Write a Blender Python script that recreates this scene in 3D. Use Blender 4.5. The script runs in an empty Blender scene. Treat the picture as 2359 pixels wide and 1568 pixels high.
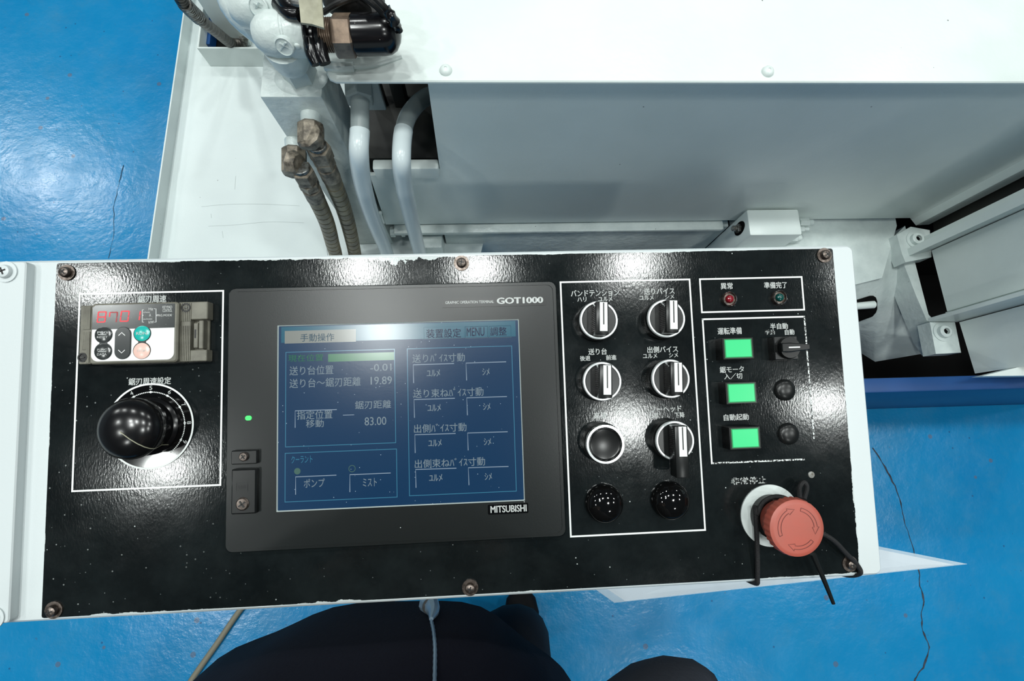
import bpy, bmesh, math, random
from mathutils import Vector, Matrix, Quaternion
random.seed(7)
PI = math.pi
S = bpy.context.scene
COL = S.collection

# ------------------------------------------------------------------ camera
F, CX, CY, CAMH = 1130.0, 1179.5, 784.0, 1.5
WX = Vector((0.99873549, -0.02239372, 0.04501039))      # world X, Y, Z in camera axes (right, down, forward)
WY = Vector((-0.03129861, -0.97760599, 0.20810315))
WZ = Vector((0.03934223, -0.20924877, -0.97707069))
CAM = Vector((0, 0, CAMH))
cam = bpy.data.objects.new('camera', bpy.data.cameras.new('camera'))
COL.objects.link(cam)
right = Vector((WX[0], WY[0], WZ[0])); down = Vector((WX[1], WY[1], WZ[1])); fwd = Vector((WX[2], WY[2], WZ[2]))
m = Matrix.Identity(4)
for i in range(3):
    m[i][0] = right[i]; m[i][1] = -down[i]; m[i][2] = -fwd[i]; m[i][3] = CAM[i]
cam.matrix_world = m
cam.data.sensor_width = 36.0
cam.data.lens = F * 36.0 / 2359.0
cam.data.clip_start = 0.01
S.camera = cam

# ------------------------------------------------------------------ world, lamps, exposure
S.view_settings.view_transform = 'Standard'
S.view_settings.look = 'None'
S.view_settings.exposure = 0.0
S.view_settings.gamma = 1.0
S.view_settings.use_curve_mapping = False
w = bpy.data.worlds.new('hall'); S.world = w; w.use_nodes = True
w.node_tree.nodes['Background'].inputs[0].default_value = (0.68, 0.74, 0.74, 1)
w.node_tree.nodes['Background'].inputs[1].default_value = 0.10
CEIL = 7.0
LAMP_W, LAMP_R, LAMP_COL = 64.0, 0.20, (0.955, 1.0, 0.975)
LAMPS = [(-4.8, .6), (-1.55, .75), (-.05, .75), (2.0, .78), (5.4, .7),
         (-4.1, -1.75), (-1.3, -.05), (1.9, -1.35), (4.65, -1.15),
         (-8.45, 4.95), (-7.5, 5.05), (-4.5, 4.6), (-1.4, 4.2), (1.9, 4.2), (5.1, 4.2),
         (-2.8, -4.6), (2.8, -4.6)]

# ------------------------------------------------------------------ helpers: placing
def ray(px, py):
    c = Vector(((px - CX) / F, (py - CY) / F, 1.0))
    return Vector((WX.dot(c), WY.dot(c), WZ.dot(c)))
def at(px, py, d):
    """point seen at a pixel on the level plane d below the lens"""
    r = ray(px, py); return CAM + r * (-d / r.z)
def atY(px, py, Y):
    """point seen at a pixel on the upright plane y = Y"""
    r = ray(px, py); return CAM + r * (Y / r.y)
def atX(px, py, X):
    r = ray(px, py); return CAM + r * (X / r.x)

PO = Vector((0.02126741, 0.09832874, CAMH - 0.4616659))   # a point on the face plate
PU = Vector((0.99995575, 0.00728078, -0.0059564))
PV = Vector((-0.00645356, 0.99165853, 0.12873112))
PN = Vector((0.00684398, -0.12868699, 0.99166165))
PM = Matrix.Identity(4)
for i in range(3):
    PM[i][0] = PU[i]; PM[i][1] = PV[i]; PM[i][2] = PN[i]; PM[i][3] = PO[i]
def PX(px, py, h=0.0):
    """face-plate coordinates (u, v) of a pixel, h above the plate"""
    r = ray(px, py); t = ((PO + PN * h - CAM).dot(PN)) / r.dot(PN)
    q = CAM + r * t - PO
    return q.dot(PU), q.dot(PV)

# ------------------------------------------------------------------ helpers: materials
def srgb(r, g, b):
    f = lambda c: c / 12.92 if c <= 0.04045 else ((c + 0.055) / 1.055) ** 2.4
    return (f(r / 255), f(g / 255), f(b / 255), 1)
class Nodes:
    def __init__(s, name):
        s.m = bpy.data.materials.new(name); s.m.use_nodes = True
        s.t = s.m.node_tree; s.b = s.t.nodes['Principled BSDF']
        s.co = s.t.nodes.new('ShaderNodeTexCoord').outputs['Object']
    def n(s, typ, **k):
        x = s.t.nodes.new(typ)
        for a, v in k.items(): setattr(x, a, v)
        return x
    def link(s, a, b): s.t.links.new(a, b)
    def put(s, sock, v):
        if isinstance(v, bpy.types.NodeSocket): s.link(v, sock)
        else: sock.default_value = v
    def math(s, op, a, b=0.0, clamp=False):
        x = s.n('ShaderNodeMath', operation=op, use_clamp=clamp)
        s.put(x.inputs[0], a); s.put(x.inputs[1], b); return x.outputs[0]
    def map(s, sc=(1, 1, 1), rot=(0, 0, 0)):
        x = s.n('ShaderNodeMapping'); s.link(s.co, x.inputs[0])
        x.inputs['Scale'].default_value = sc; x.inputs['Rotation'].default_value = rot; return x.outputs[0]
    def noise(s, scale, detail=2.0, rough=0.5, vec=None, dist=0.0):
        x = s.n('ShaderNodeTexNoise'); s.link(vec or s.co, x.inputs['Vector'])
        x.inputs['Scale'].default_value = scale; x.inputs['Detail'].default_value = detail
        x.inputs['Roughness'].default_value = rough; x.inputs['Distortion'].default_value = dist
        return x.outputs['Fac']
    def vor(s, scale, vec=None, out='Distance'):
        x = s.n('ShaderNodeTexVoronoi'); s.link(vec or s.co, x.inputs['Vector'])
        x.inputs['Scale'].default_value = scale; return x
    def ramp(s, fac, lo, hi, clamp=True):
        x = s.n('ShaderNodeMapRange'); x.clamp = clamp
        s.put(x.inputs[0], fac); x.inputs[1].default_value = lo; x.inputs[2].default_value = hi
        return x.outputs[0]
    def mix(s, fac, a, b):
        x = s.n('ShaderNodeMix', data_type='RGBA'); s.put(x.inputs[0], fac)
        s.put(x.inputs[6], a); s.put(x.inputs[7], b); return x.outputs[2]
    def bump(s, h, strength, dist=0.001):
        x = s.n('ShaderNodeBump'); s.put(x.inputs['Height'], h)
        x.inputs['Strength'].default_value = strength; x.inputs['Distance'].default_value = dist
        s.link(x.outputs[0], s.b.inputs['Normal'])
    def specks(s, scale, size, keep):
        """small round specks: 1 inside"""
        v = s.vor(scale)
        near = s.math('LESS_THAN', v.outputs['Distance'], size)
        sep = s.n('ShaderNodeSeparateColor'); s.link(v.outputs['Color'], sep.inputs[0])
        return s.math('MULTIPLY', near, s.math('LESS_THAN', sep.outputs[0], keep))
def mat(name, col, rough=0.4, metal=0.0, spec=0.5, bump=None, vary=None, coat=0.0, emit=None, es=1.0, trans=0.0, alpha=1.0, speck=None):
    N = Nodes(name); b = N.b
    b.inputs['Roughness'].default_value = rough; b.inputs['Metallic'].default_value = metal
    b.inputs['Specular IOR Level'].default_value = spec
    b.inputs['Coat Weight'].default_value = coat
    b.inputs['Transmission Weight'].default_value = trans; b.inputs['Alpha'].default_value = alpha
    c = col
    if vary: c = N.mix(N.ramp(N.noise(vary[0], 4, 0.6), 0.35, 0.65), col, vary[1])
    if speck: c = N.mix(N.specks(speck[0], speck[1], speck[2]), c, speck[3])
    N.put(b.inputs['Base Color'], c)
    if emit:
        b.inputs['Emission Color'].default_value = emit; b.inputs['Emission Strength'].default_value = es
    if bump: N.bump(N.noise(bump[0], 3, 0.6), bump[1], bump[2] if len(bump) > 2 else 0.001)
    return N.m

WHITE_C = srgb(224, 233, 230)
M = {}
M['white'] = mat('white_machine_paint', WHITE_C, 0.32, bump=(140, 0.25, 0.0008), vary=(6, srgb(217, 227, 224)), speck=(28, 0.03, 0.25, srgb(120, 125, 125)))
M['white_rough'] = mat('thick_white_paint', srgb(214, 224, 221), 0.3, bump=(70, 0.6, 0.002), vary=(20, srgb(196, 207, 205)), speck=(60, 0.05, 0.2, srgb(90, 90, 88)))
M['console_white'] = mat('console_white_paint', srgb(203, 211, 212), 0.4, bump=(300, 0.15, 0.0005), speck=(45, 0.03, 0.25, srgb(90, 90, 85)))
M['dark_inside'] = mat('shaded_inside', srgb(26, 28, 28), 0.6, vary=(9, srgb(46, 47, 43)))  # recess shade put into the colour of the inner parts
M['tray_white'] = mat('tray_white_dimmed', srgb(208, 218, 217), 0.34, bump=(140, 0.2, 0.0008), vary=(5, srgb(202, 212, 212)), speck=(28, 0.03, 0.25, srgb(130, 135, 135)))  # cabinet white greyed to stand in for weaker light low down
M['scratch'] = mat('pencil_grey', srgb(168, 178, 178), 0.6)
M['void'] = mat('void_shade_black', (0.004, 0.004, 0.004, 1), 0.9, spec=0.1)  # black stands in for deep shade under the bed and in holes
M['blue_paint'] = mat('blue_base_paint', srgb(14, 72, 130), 0.45, vary=(5, srgb(10, 62, 118)), speck=(20, 0.06, 0.15, srgb(70, 70, 66)))
M['pipe'] = mat('white_coated_pipe', srgb(205, 216, 218), 0.25)
M['pipe_bare'] = mat('greyed_pipe', srgb(140, 150, 150), 0.35)
M['steel'] = mat('dull_steel', srgb(150, 152, 150), 0.4, 0.8, vary=(200, srgb(92, 88, 80)))
M['screw'] = mat('browned_screw', srgb(122, 112, 106), 0.35, 0.85, vary=(300, srgb(70, 62, 56)))
M['chrome'] = mat('chrome', srgb(225, 228, 228), 0.12, 1.0)
M['fitting'] = mat('grimy_hose_fitting', srgb(152, 142, 126), 0.5, 0.25, vary=(90, srgb(74, 68, 60)), bump=(260, 0.5, 0.0006))
M['hose'] = mat('brown_armoured_hose', srgb(138, 126, 98), 0.45, 0.15, vary=(40, srgb(86, 78, 64)), bump=(200, 0.3))
M['conduit'] = mat('dark_oily_conduit', srgb(78, 74, 68), 0.35, 0.5, vary=(60, srgb(44, 42, 40)))
M['brass'] = mat('dark_brass', srgb(150, 130, 112), 0.35, 0.5, vary=(70, srgb(112, 96, 84)))
M['black_rubber'] = mat('shiny_black_vinyl', (0.006, 0.006, 0.007, 1), 0.2, speck=(160, 0.06, 0.3, srgb(150, 150, 145)))
M['black_matt'] = mat('matt_black', (0.010, 0.010, 0.010, 1), 0.5, bump=(300, 0.3))
M['black_plastic'] = mat('black_plastic', (0.006, 0.0066, 0.0066, 1), 0.24, spec=0.36)
M['black_gloss'] = mat('gloss_black_plastic', (0.004, 0.004, 0.004, 1), 0.06)
M['black_satin'] = mat('satin_black_plastic', (0.0085, 0.0095, 0.0095, 1), 0.28, spec=0.36)
M['black_knob'] = mat('black_knob_plastic', (0.006, 0.006, 0.0065, 1), 0.2)
M['ink_white'] = mat('white_print', srgb(228, 232, 230), 0.4)
N = Nodes('worn_white_print'); N.b.inputs['Roughness'].default_value = 0.4
N.put(N.b.inputs['Base Color'], N.mix(N.ramp(N.noise(420, 2, 0.5), 0.46, 0.52), (0.012, 0.012, 0.012, 1), srgb(215, 220, 218))); M['ink_worn'] = N.m
M['tag'] = mat('yellowed_tape', srgb(172, 170, 148), 0.55, vary=(35, srgb(138, 136, 116)), bump=(90, 0.4))
M['keypad_grey'] = mat('warm_grey_plastic', srgb(118, 116, 104), 0.45, vary=(60, srgb(96, 94, 84)), speck=(400, 0.08, 0.1, srgb(200, 200, 195)))
M['keypad_white'] = mat('white_overlay', srgb(232, 234, 232), 0.35)
M['keypad_dark'] = mat('dark_overlay', srgb(46, 50, 50), 0.18, speck=(500, 0.1, 0.2, srgb(150, 155, 150)))
M['key_dark'] = mat('dark_key', srgb(52, 55, 55), 0.18)
M['key_green'] = mat('turquoise_key', srgb(30, 170, 160), 0.2)
M['key_pink'] = mat('faded_pink_key', srgb(226, 188, 176), 0.25)
M['led_red'] = mat('red_led_segment', srgb(120, 20, 26), 0.4, emit=srgb(255, 60, 72), es=0.9)
M['led_dim'] = mat('dim_led_segment', srgb(90, 30, 30), 0.4, emit=srgb(255, 60, 72), es=0.28)
M['bezel'] = mat('dark_grey_terminal_plastic', srgb(14, 19, 19), 0.29, spec=0.38, bump=(900, 0.12, 0.0002), speck=(70, 0.025, 0.25, srgb(220, 225, 225)))
M['screen_edge'] = mat('screen_edge', srgb(170, 180, 178), 0.3)
M['led_green'] = mat('green_status_led', srgb(40, 200, 80), 0.3, emit=srgb(60, 235, 100), es=0.9)
M['lit_green'] = mat('lit_green_lens', srgb(40, 170, 110), 0.25, emit=srgb(52, 226, 128), es=0.44)
M['green_edge'] = mat('green_lens_edge', srgb(10, 90, 50), 0.3, emit=srgb(10, 120, 50), es=0.4)
M['red_lamp'] = mat('unlit_red_lens', srgb(120, 22, 32), 0.12)
M['green_lamp'] = mat('unlit_green_lens', srgb(12, 66, 62), 0.12)
M['estop'] = mat('faded_red_plastic', srgb(172, 84, 70), 0.42, vary=(30, srgb(162, 86, 73)), bump=(400, 0.1, 0.0003))
M['estop_mark'] = mat('dark_moulded_mark', srgb(96, 40, 36), 0.5)
M['legend'] = mat('white_legend_plate', srgb(208, 216, 214), 0.45, speck=(120, 0.06, 0.2, srgb(110, 110, 100)))
M['cord'] = mat('black_elastic', (0.008, 0.008, 0.009, 1), 0.7, bump=(900, 0.6))
M['paper'] = mat('white_paper', srgb(214, 224, 232), 0.5)
M['film'] = mat('clear_plastic_film', (0.75, 0.85, 0.9, 1), 0.15, alpha=0.45)
M['floor_cord'] = mat('tan_cable', srgb(128, 124, 108), 0.6)
M['crack'] = mat('open_crack', srgb(58, 66, 80), 0.9, vary=(60, srgb(30, 34, 44)))
M['jacket'] = mat('navy_black_cloth', srgb(15, 15, 26), 0.85, spec=0.2, bump=(240, 0.4))
M['trousers'] = mat('charcoal_cloth', srgb(26, 28, 33), 0.85, spec=0.2, bump=(260, 0.4))
M['sleeve'] = mat('dark_grey_cloth', srgb(48, 51, 58), 0.85, spec=0.2, bump=(240, 0.4))
M['zip'] = mat('grey_zipper', srgb(130, 150, 165), 0.4, 0.4)
M['skin'] = mat('skin', srgb(205, 160, 140), 0.5)
M['hair'] = mat('black_hair', srgb(22, 20, 20), 0.5)
M['shoe'] = mat('black_shoe', srgb(15, 15, 17), 0.7, spec=0.25)
M['lamp_shell'] = mat('lamp_shell', srgb(190, 195, 195), 0.4)

# blue painted concrete floor
N = Nodes('blue_floor_paint')
base = N.mix(N.ramp(N.noise(1.6, 4, 0.6), 0.3, 0.7), srgb(12, 122, 178), srgb(24, 134, 186))
base = N.mix(N.math('MULTIPLY', N.ramp(N.noise(9, 6, 0.7), 0.48, 0.75), 0.55), base, srgb(58, 130, 172))
base = N.mix(N.math('MULTIPLY', N.specks(17, 0.13, 0.22), 0.6), base, srgb(92, 92, 104))
base = N.mix(N.math('MULTIPLY', N.specks(31, 0.09, 0.18), 0.6), base, srgb(36, 66, 110))
base = N.mix(N.math('MULTIPLY', N.ramp(N.noise(55, 4, 0.7), 0.66, 0.72), 0.4), base, srgb(60, 80, 110))
N.put(N.b.inputs['Base Color'], base)
N.put(N.b.inputs['Roughness'], N.math('ADD', N.math('MULTIPLY', N.noise(11, 3, 0.6), 0.25), 0.10))
N.bump(N.math('ADD', N.noise(38, 4, 0.6), N.math('MULTIPLY', N.noise(7, 2, 0.5), 1.5)), 0.32, 0.003)
M['floor'] = N.m

# black face plate: scratched gloss paint, dust, chipped edges
def plate_material(u0, u1, v0, v1):
    N = Nodes('worn_black_plate_paint')
    sep = N.n('ShaderNodeSeparateXYZ'); N.link(N.co, sep.inputs[0]); u, v = sep.outputs[0], sep.outputs[1]
    base = N.mix(N.ramp(N.noise(14, 5, 0.7), 0.4, 0.75), (0.0050, 0.0068, 0.0072, 1), (0.0112, 0.0150, 0.0156, 1))
    scr = N.ramp(N.noise(30, 6, 0.75, N.map((14, 1, 1), (0, 0, 0.15))), 0.70, 0.78)
    base = N.mix(N.math('MULTIPLY', scr, 0.16), base, srgb(130, 138, 138))
    scr2 = N.ramp(N.noise(22, 6, 0.75, N.map((1, 11, 1), (0, 0, -0.4))), 0.70, 0.76)
    base = N.mix(N.math('MULTIPLY', scr2, 0.14), base, srgb(130, 138, 138))
    base = N.mix(N.specks(95, 0.055, 0.22), base, srgb(175, 182, 180))
    base = N.mix(N.specks(230, 0.10, 0.14), base, srgb(92, 98, 98))
    leftish = N.ramp(u, -0.20, -0.40)
    base = N.mix(N.math('MULTIPLY', N.specks(140, 0.10, 0.35), N.math('MULTIPLY', leftish, 0.6)), base, srgb(150, 156, 154))
    # chips: paint lost along the top edge, in places along right, left and lower edges
    ch = N.noise(75, 5, 0.65)
    ch2 = N.noise(7, 2, 0.5)
    gate = N.ramp(ch2, 0.42, 0.62)
    dt = N.math('SUBTRACT', v1, v); dr = N.math('SUBTRACT', u1, u); dl = N.math('SUBTRACT', u, u0); db = N.math('SUBTRACT', v, v0)
    def chip(d, width):
        lim = N.math('MULTIPLY', N.math('MULTIPLY', N.math('SUBTRACT', ch, 0.36), gate), width)
        return N.math('LESS_THAN', d, lim)
    spot = N.ramp(N.math('ABSOLUTE', N.math('ADD', u, 0.085)), 0.075, 0.015)
    wtop = N.math('ADD', N.math('MULTIPLY', spot, 0.026), 0.008)
    c = N.math('MAXIMUM', chip(dt, wtop), chip(db, 0.008)); c = N.math('MAXIMUM', c, chip(dr, 0.014)); c = N.math('MAXIMUM', c, chip(dl, 0.007))
    base = N.mix(c, base, srgb(196, 204, 203))
    N.put(N.b.inputs['Base Color'], base)
    N.put(N.b.inputs['Roughness'], N.math('ADD', N.math('MULTIPLY', N.noise(25, 5, 0.7), 0.18), 0.03))
    N.b.inputs['Specular IOR Level'].default_value = 0.27
    g = N.math('ADD', N.noise(620, 2, 0.6, N.map((1, 0.4, 1))), N.math('MULTIPLY', N.noise(30, 2, 0.5), 0.35))
    N.bump(g, 0.11, 0.0005)
    return N.m

# ------------------------------------------------------------------ helpers: meshes
def link_mesh(name, bm, m, parent=None, smooth=35):
    me = bpy.data.meshes.new(name)
    bmesh.ops.recalc_face_normals(bm, faces=bm.faces[:])
    bm.to_mesh(me); bm.free()
    return link_me(name, me, m, parent, smooth)
def link_me(name, me, m, parent=None, smooth=35):
    o = bpy.data.objects.new(name, me); COL.objects.link(o)
    me.materials.clear()
    for x in (m if isinstance(m, list) else [m]): me.materials.append(x)
    if smooth:
        for p in me.polygons: p.use_smooth = True
        me.set_sharp_from_angle(angle=math.radians(smooth))
    if parent: o.parent = parent
    return o
def tag(o, label=None, cat=None, group=None, kind=None):
    if label: o['label'] = label
    if cat: o['category'] = cat
    if group: o['group'] = group
    if kind: o['kind'] = kind
    return o
def empty(name, loc=(0, 0, 0)):
    o = bpy.data.objects.new(name, None); COL.objects.link(o); o.location = loc; o.empty_display_size = 0.05; return o
def BM(): return bmesh.new()
def mi(bm, start, i):
    for f in list(bm.faces)[start:]: f.material_index = i
def box(bm, lo, hi, bev=0.0, seg=2, top_only=False, mtx=None):
    r = bmesh.ops.create_cube(bm, size=1.0)
    vs = r['verts']
    for v in vs:
        v.co = Vector([(lo[k] + hi[k]) / 2 + v.co[k] * (hi[k] - lo[k]) for k in range(3)])
    if bev > 0:
        es = list({e for v in vs for e in v.link_edges})
        if top_only: es = [e for e in es if not all(abs(v.co.z - lo[2]) < 1e-7 for v in e.verts)]
        rb = bmesh.ops.bevel(bm, geom=es, offset=bev, segments=seg, profile=0.5, affect='EDGES')
        vs = list({v for f in rb['faces'] for v in f.verts} | {v for v in vs if v.is_valid})
    if mtx is not None:
        bmesh.ops.transform(bm, matrix=mtx, verts=[v for v in vs if v.is_valid])
def prism(bm, pts, ext):
    """closed solid: polygon pts (world vectors) extruded by vector ext"""
    ext = Vector(ext); a = [bm.verts.new(p) for p in pts]; b = [bm.verts.new(Vector(p) + ext) for p in pts]
    n = len(pts); bm.faces.new(a); bm.faces.new(b[::-1])
    for i in range(n):
        bm.faces.new((a[i], b[i], b[(i + 1) % n], a[(i + 1) % n]))
def hexa(bm, a, b):
    """solid between two four-cornered faces"""
    A = [bm.verts.new(p) for p in a]; B = [bm.verts.new(p) for p in b]; n = len(A)
    bm.faces.new(A); bm.faces.new(B[::-1])
    for i in range(n): bm.faces.new((A[i], B[i], B[(i + 1) % n], A[(i + 1) % n]))
def lathe(bm, prof, seg=48, mtx=None, close=True, rfun=None):
    """prof: (r, z) list, turned round z"""
    rings = []
    for r, z in prof:
        if r < 1e-7:
            rings.append([bm.verts.new((0, 0, z))])
        else:
            rings.append([bm.verts.new((r * (rfun(k, r) if rfun else 1) * math.cos(2 * PI * k / seg), r * (rfun(k, r) if rfun else 1) * math.sin(2 * PI * k / seg), z)) for k in range(seg)])
    new = [v for q in rings for v in q]
    for p, q in zip(rings, rings[1:]):
        for k in range(seg):
            k2 = (k + 1) % seg
            if len(p) == 1 and len(q) == 1: continue
            if len(p) == 1: bm.faces.new((p[0], q[k], q[k2]))
            elif len(q) == 1: bm.faces.new((p[k], q[0], p[k2]))
            else: bm.faces.new((p[k], q[k], q[k2], p[k2]))
    if close:
        if len(rings[0]) > 1: bm.faces.new(rings[0])
        if len(rings[-1]) > 1: bm.faces.new(rings[-1])
    if mtx is not None: bmesh.ops.transform(bm, matrix=mtx, verts=new)
def catmull(pts, n=8):
    P = [Vector(p) for p in pts]; out = []
    for i in range(len(P) - 1):
        a = P[i - 1] if i else P[0] * 2 - P[1]; b, c = P[i], P[i + 1]; d = P[i + 2] if i + 2 < len(P) else P[-1] * 2 - P[-2]
        for k in range(n):
            t = k / n
            out.append(0.5 * ((2 * b) + (c - a) * t + (2 * a - 5 * b + 4 * c - d) * t * t + (3 * b - a - 3 * c + d) * t ** 3))
    out.append(P[-1]); return out
def tube(bm, pts, r, seg=12, smooth=0, ribs=None, squash=None):
    P = catmull(pts, smooth) if smooth else [Vector(p) for p in pts]
    n = len(P); up = None; rings = []
    for i, p in enumerate(P):
        t = (P[min(i + 1, n - 1)] - P[max(i - 1, 0)]).normalized()
        if up is None:
            up = t.orthogonal().normalized()
        up = (up - t * up.dot(t)).normalized(); s = t.cross(up)
        rr = r(i / (n - 1)) if callable(r) else r
        if ribs: rr *= ribs(i)
        rings.append([bm.verts.new(p + (up * math.cos(2 * PI * k / seg) + s * math.sin(2 * PI * k / seg)) * rr) for k in range(seg)])
    for a, b in zip(rings, rings[1:]):
        for k in range(seg): bm.faces.new((a[k], b[k], b[(k + 1) % seg], a[(k + 1) % seg]))
    bm.faces.new(rings[0]); bm.faces.new(rings[-1])
def axis_m(p, d, roll=0.0):
    """matrix that puts local z along d at p"""
    q = Vector((0, 0, 1)).rotation_difference(Vector(d).normalized())
    return Matrix.Translation(Vector(p)) @ q.to_matrix().to_4x4() @ Matrix.Rotation(roll, 4, 'Z')
def cyl(bm, a, b, r, seg=24, r2=None, bev=0.0, roll=0.0):
    a, b = Vector(a), Vector(b); L = (b - a).length; r2 = r if r2 is None else r2
    if bev: prof = [(r - bev, 0), (r, bev), (r2, L - bev), (r2 - bev, L)]
    else: prof = [(r, 0), (r2, L)]
    lathe(bm, prof, seg, axis_m(a, b - a, roll))
def ball(bm, c, r, seg=20, sc=(1, 1, 1)):
    prof = [(r * math.sin(PI * k / 10), -r * math.cos(PI * k / 10)) for k in range(11)]
    lathe(bm, prof, seg, Matrix.Translation(Vector(c)) @ Matrix.Diagonal((*sc, 1)))
def rrect(x0, y0, x1, y1, r, n=6):
    out = []
    for cx, cy, a in ((x1 - r, y1 - r, 0), (x0 + r, y1 - r, 90), (x0 + r, y0 + r, 180), (x1 - r, y0 + r, 270)):
        for k in range(n + 1):
            t = math.radians(a + 90 * k / n); out.append((cx + r * math.cos(t), cy + r * math.sin(t)))
    return out
def slab(bm, poly, z0, z1, bev=0.0):
    """flat-topped block over a 2-D outline, optional chamfer at the top"""
    n = len(poly)
    if bev:
        cx = sum(p[0] for p in poly) / n; cy = sum(p[1] for p in poly) / n
        ins = []
        for i in range(n):
            a, b, c = Vector(poly[i - 1]), Vector(poly[i]), Vector(poly[(i + 1) % n])
            e = ((b - a).normalized() + (c - b).normalized()); e = e.normalized() if e.length > 1e-9 else Vector((1, 0))
            nn = Vector((-e.y, e.x))
            if nn.dot(Vector((cx, cy)) - b) < 0: nn = -nn
            ins.append(b + nn * bev)
        L = [[(p[0], p[1], z0) for p in poly], [(p[0], p[1], z1 - bev) for p in poly], [(p[0], p[1], z1) for p in ins]]
    else:
        L = [[(p[0], p[1], z0) for p in poly], [(p[0], p[1], z1) for p in poly]]
    V = [[bm.verts.new(p) for p in l] for l in L]
    bm.faces.new(V[0][::-1]); bm.faces.new(V[-1])
    for a, b in zip(V, V[1:]):
        for i in range(n): bm.faces.new((a[i], a[(i + 1) % n], b[(i + 1) % n], b[i]))
def strip2d(bm, pts, wd, z, z2=None):
    """flat line of width wd along 2-D points"""
    P = [Vector(p) for p in pts]; n = len(P); L = []
    for i, p in enumerate(P):
        t = (P[min(i + 1, n - 1)] - P[max(i - 1, 0)]).normalized(); s = Vector((-t.y, t.x)) * wd / 2
        L.append((bm.verts.new((*(p + s), z)), bm.verts.new((*(p - s), z))))
    for a, b in zip(L, L[1:]): bm.faces.new((a[0], b[0], b[1], a[1]))
def ringrect(bm, x0, y0, x1, y1, wd, z):
    o = [(x0, y0), (x1, y0), (x1, y1), (x0, y1)]; i_ = [(x0 + wd, y0 + wd), (x1 - wd, y0 + wd), (x1 - wd, y1 - wd), (x0 + wd, y1 - wd)]
    A = [bm.verts.new((*p, z)) for p in o]; B = [bm.verts.new((*p, z)) for p in i_]
    for k in range(4): bm.faces.new((A[k], A[(k + 1) % 4], B[(k + 1) % 4], B[k]))
def quad(bm, x0, y0, x1, y1, z):
    bm.faces.new([bm.verts.new(p) for p in ((x0, y0, z), (x1, y0, z), (x1, y1, z), (x0, y1, z))])

# lettering: a flat mesh of a string fitted into a box
_txt = {}
def text_mesh(s, bold=0.0):
    k = (s, bold)
    if k not in _txt:
        c = bpy.data.curves.new('lettering', 'FONT'); c.body = s; c.size = 1; c.resolution_u = 3
        o = bpy.data.objects.new('lettering', c); COL.objects.link(o)
        dg = bpy.context.evaluated_depsgraph_get(); dg.update()
        me = bpy.data.meshes.new_from_object(o.evaluated_get(dg))
        COL.objects.unlink(o); bpy.data.objects.remove(o)
        if bold:                                                   # heavier strokes: the same outline laid over itself
            bm = bmesh.new()
            for dx, dy in ((-bold, 0), (bold, 0), (0, bold * .6), (0, -bold * .6)):
                n0 = len(bm.verts); bm.from_mesh(me); bm.verts.ensure_lookup_table()
                for v in bm.verts[n0:]: v.co.x += dx; v.co.y += dy
            bm.to_mesh(me); bm.free()
        _txt[k] = me
    return _txt[k]
def fit_text(s, x0, y0, x1, y1, z, m, parent, bold=0.0, name='lettering'):
    """string in the box x0..x1 (left to right), y0..y1 (bottom to top) of its parent"""
    src = text_mesh(s, bold); me = src.copy()
    xs = [v.co.x for v in me.vertices]; ys = [v.co.y for v in me.vertices]
    if not xs: return None
    ax, bx, ay, by = min(xs), max(xs), min(ys), max(ys)
    for v in me.vertices:
        v.co = ((v.co.x - ax) / (bx - ax) * (x1 - x0) + x0, (v.co.y - ay) / max(by - ay, 1e-6) * (y1 - y0) + y0, z)
    return link_me(name, me, m, parent, smooth=0)
def px_box(x0, y0, x1, y1, h):
    """u0, v0, u1, v1 of a pixel box on the face plate, h above it"""
    mx, my = (x0 + x1) / 2, (y0 + y1) / 2
    return PX(x0, my, h)[0], PX(mx, y1, h)[1], PX(x1, my, h)[0], PX(mx, y0, h)[1]
def T(s, x0, y0, x1, y1, h, m, parent, off=(0, 0), z=None, bold=0.0, name='lettering'):
    a = px_box(x0, y0, x1, y1, h)
    return fit_text(s, a[0] - off[0], a[1] - off[1], a[2] - off[0], a[3] - off[1], h if z is None else z, m, parent, bold, name)

# ------------------------------------------------------------------ the hall
b = BM(); box(b, (-12, -12, -0.2), (12, 12, 0)); floor = link_mesh('floor', b, M['floor'], smooth=0); tag(floor, kind='structure')
ceil_m = mat('ceiling_sheet', srgb(84, 90, 92), 0.7); wall_m = mat('hall_wall_paint', srgb(150, 158, 160), 0.7)
dwall_m = mat('dark_reflection_wall', srgb(70, 74, 76), 0.7)  # for the unseen back wall, added dark to darken reflections in the console
b = BM(); box(b, (-12, -12, CEIL + .2), (12, 12, CEIL + .4)); tag(link_mesh('ceiling', b, ceil_m, smooth=0), kind='structure')
for nm, lo, hi, mm in (('wall_left', (-12.2, -12, 0), (-12, 12, CEIL + .2), wall_m), ('wall_right', (12, -12, 0), (12.2, 12, CEIL + .2), wall_m),
                       ('wall_front', (-12, 12, 0), (12, 12.2, CEIL + .2), wall_m), ('wall_back_added', (-12, -12.2, 0), (12, -12, CEIL + .2), dwall_m)):
    b = BM(); box(b, lo, hi); tag(link_mesh(nm, b, mm, smooth=0), kind='structure')
lamp_me = None
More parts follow.
